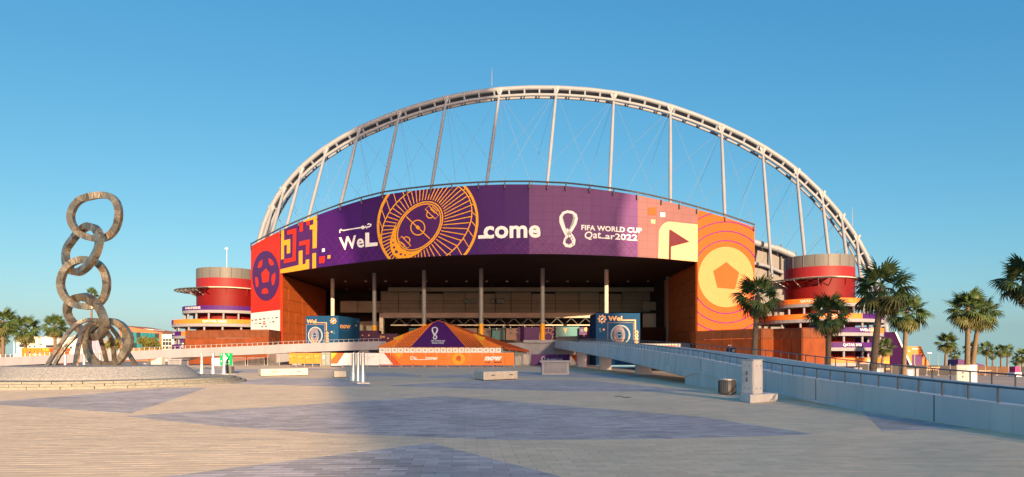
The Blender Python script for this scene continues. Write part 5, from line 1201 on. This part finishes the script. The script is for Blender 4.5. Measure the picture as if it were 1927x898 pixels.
mb = MB(); mb.prism([(XD(284, 92), 92), (XD(304, 92), 92), (XD(304, 92), 93), (XD(284, 92), 93)], 0, 1.1, m_stone, [.7, 1.3, 1.3, .7]); mb.build('block', b); mb = MB(); mb.box(XD(270, 91), 91, 0, XD(275, 91), 91.5, .5, m_white); mb.build('block', b)
# right side
b = thing('wedge_wall', 'tall deep purple wedge wall with white sloping edge beyond the palms', 'wall', (XD(1660, 130), 130, -1.2))
mb = MB(); mb.slab([P(1596, 625, 130), P(1685, 625, 130), P(1716, 690, 130), P(1716, 697, 130), P(1596, 697, 130)], (0, 5, 0), M('wedge deep purple', (.026, .004, .046), .8, .05, spec=.1)); o = mb.build('wall_body', b)
mb = MB(); mb.slab([P(1684, 624.5, 129.8), P(1686.8, 624.5, 129.8), P(1718.5, 692, 129.8), P(1715, 692, 129.8)], (0, 5.4, 0), m_wht); mb.build('edge_band', b)
mb = MB(); f_ = [Facet((0, 130), (1, 130))]; decal(mb, f_, [(1640, 661), (1674, 661), (1674, 686), (1640, 686)], m_orgb, .6, True); decal(mb, f_, ell(1667, 664, 5, 6, 16), m_purl, .9, True)
for x, y in ((1651, 677), (1654, 670), (1665, 681), (1671, 682)): decal(mb, f_, [(x - 2, y - 2), (x + 2, y - 2), (x + 2, y + 2), (x - 2, y + 2)], m_yel, .9, True)
text(mb, f_, 'FIFA WORLD CUP', (1611, 675), (1636, 675), (1611, 671.5), m_wht, .02, .6); stroke(mb, f_, ell(1623, 664, 2.4, 3, 10), .8, m_wht, .6, True); mb.build('wall_print', o)
b = thing('wedge_wall', 'orange wedge wall with purple square and yellow crescent emblem', 'wall', (XD(1720, 155), 155, -1.2))
mb = MB(); mb.slab([P(1700, 652, 155), P(1733, 652, 155), P(1748.5, 687, 155), P(1752, 695, 155), P(1700, 695, 155)], (0, 5, 0), m_orgb); o = mb.build('wall_body', b)
mb = MB(); f_ = [Facet((0, 155), (1, 155))]; decal(mb, f_, [(1716, 667), (1736, 667), (1736, 687), (1716, 687)], m_purd, .6, True); decal(mb, f_, ell(1726, 674.5, 8, 9, 14, 0, 180) + ell(1726, 674.5, 5, 4.5, 14, 180, 0), m_yel, .9); decal(mb, f_, ell(1726, 675, 3.2, 3.2, 4), m_yel, .9, True); decal(mb, f_, ell(1711, 661, 1.5, 1.5, 10), m_wht, .6, True); mb.build('wall_print', o)
b = thing('wedge_wall', 'low far dark purple wedge behind the far grey cabinet', 'wall', (XD(1825, 170), 170, -1.2)); mb = MB(); mb.slab([P(1803, 677, 170), P(1808, 676, 170), P(1852, 687, 170), P(1852, 696, 170), P(1802, 696, 170)], (0, 4, 0), m_purd); mb.build('wall_body', b)
mf_ = thing('mesh_fence', 'long dark mesh covered fence with now lettering across the far right ground', 'fence', (XD(1780, 92), 92, -1.2)); fe = list(range(1612, 1960, 22)); FD = 92.0
for k, (a, b_) in enumerate(zip(fe[:-1], fe[1:])):
    mt = m_mesh3 if 1838 < (a + b_) / 2 < 1890 else m_mesh2
    bx('fence_panel', a + .2, b_ - .2, 685.2 + (a - 1612) * .018, 706.3, FD, .08, mt, mf_)
    mb = MB(); mb.tube([(XD(b_, FD), FD, -1.2), (XD(b_, FD), FD, ZD(685.5, FD))], .05, m_galv, 6); mb.build('fence_post', mf_); bx('foot_block', b_ - 2.5, b_ + 2.5, 705.5, 706.9, FD - .4, .9, m_steel, mf_)
mb = MB(); f_ = [Facet((0, FD), (1, FD))]; text(mb, f_, 'now', (1744, 697), (1769, 697), (1744, 690.5), m_gold, .06, .5); text(mb, f_, 'now', (1665, 696.5), (1675, 696.5), (1665, 693), m_gold, .04, .5); text(mb, f_, 'discover', (1842, 699), (1866, 699), (1842, 696.5), m_tanl, .02, .5); mb.build('fence_print', mf_)
for lb, x0, x1, yt, yb, d in (('small white kiosk box behind the slender palm trunk', 1706, 1729, 694, 708.5, 86), ('small white box behind the tall leaning palm trunk', 1648, 1663, 692.5, 704, 86), ('pale grey box left of the tall leaning palm trunk', 1608, 1622, 692, 702, 86)):
    b = thing('equipment_box', lb, 'box', (XD(x0, d), d, -1.2), 'white equipment boxes'); bx('box_body', x0, x1, yt + 1, yb, d, 1.5, m_white, b); bx('box_lid', x0 - .8, x1 + .8, yt, yb - (yb - yt) + 1, d - .1, 1.7, m_white, b)
    bx('box_door', x0 + (x1 - x0) * .15, x0 + (x1 - x0) * .5, yt + 3, yb - 1.5, d - .03, .03, m_grey, b)
b = thing('portable_cabin', 'small white and purple portable cabin by the mesh fence at far right', 'cabin', (XD(1916, 85), 85, -1.2)); bx('cabin_body', 1910, 1922.5, 701, 709, 85, 1.2, m_wht, b); bx('cabin_top', 1910.5, 1919, 690, 701, 85.1, 1, M('magenta panel', (.30, .03, .16), .5), b)
for k in range(3): bx('window', 1911.5 + k * 3.6, 1914 + k * 3.6, 703, 707, 84.97, .03, m_wgr, b)
for lb, x, yt, d in (('thin grey lamp post in front of the orange wedge wall', 1721, 657, 120), ('twin grey lamp post just right of the orange wedge', 1749, 665, 160), ('thin white flagpole right of the lamp posts', 1765, 665, 170), ('grey lamp post behind the low palms at the far left', 26, 640, 160)):
    b = thing('lamp_post', lb, 'lamp post', (XD(x, d), d, -1.2 if x > 900 else 0), 'distant lamp posts'); mb = MB(); h = ZD(yt, d); mb.tube([(XD(x, d), d, -1.2 if x > 900 else 0), (XD(x, d), d, h)], [.12, .07], m_galv, 6); mb.build('pole', b)
    if 'lamp' in lb.split(' right')[0]: mb = MB(); mb.box(XD(x, d) - .5, d - .1, h, XD(x, d) + .5, d + .1, h + .15, m_galv); mb.build('lamp_head', b)
# rocks by the ramp at the far right edge
# ------------------------------------------------------------------ unseen tower read from its shadow, opened into mesh to let sun through
TX, TY = 24.2 + .2917 * 150, -144.0
ht = thing('shade_tower', 'unseen round tower inferred from its shadow, opened to mesh to thin the plaza shade', 'tower', (TX, TY, 0))
PR = [(24.5, 0), (24.5, 38), (21, 52), (19.5, 62), (19.5, 71), (22, 80), (20.5, 92), (17, 116), (15, 150), (15, 200), (2, 206)]
for k in range(50):                                    # slats toward the plaza, fins behind, gaps added to leak sun into the shade
    mb = MB()
    for j in range(6):
        za = k * 4.0 + j * 4 / 6; r0 = interp([(b, a) for a, b in PR], za)
        mb.ring(TX, TY, r0 - .06, r0, za, za + .32, 32, m_steel, 0, math.pi)
    mb.build('shade_slats', ht)
for k in range(110):
    g = math.pi + (k + .5) * math.pi / 110; w = .0066
    mb = MB()
    mb.add([(TX + a * math.cos(g + e), TY + a * math.sin(g + e), b) for a, b in PR for e in (-w, w)], [(2 * i, 2 * i + 1, 2 * i + 3, 2 * i + 2) for i in range(len(PR) - 1)], m_steel); mb.build('shade_fin', ht)
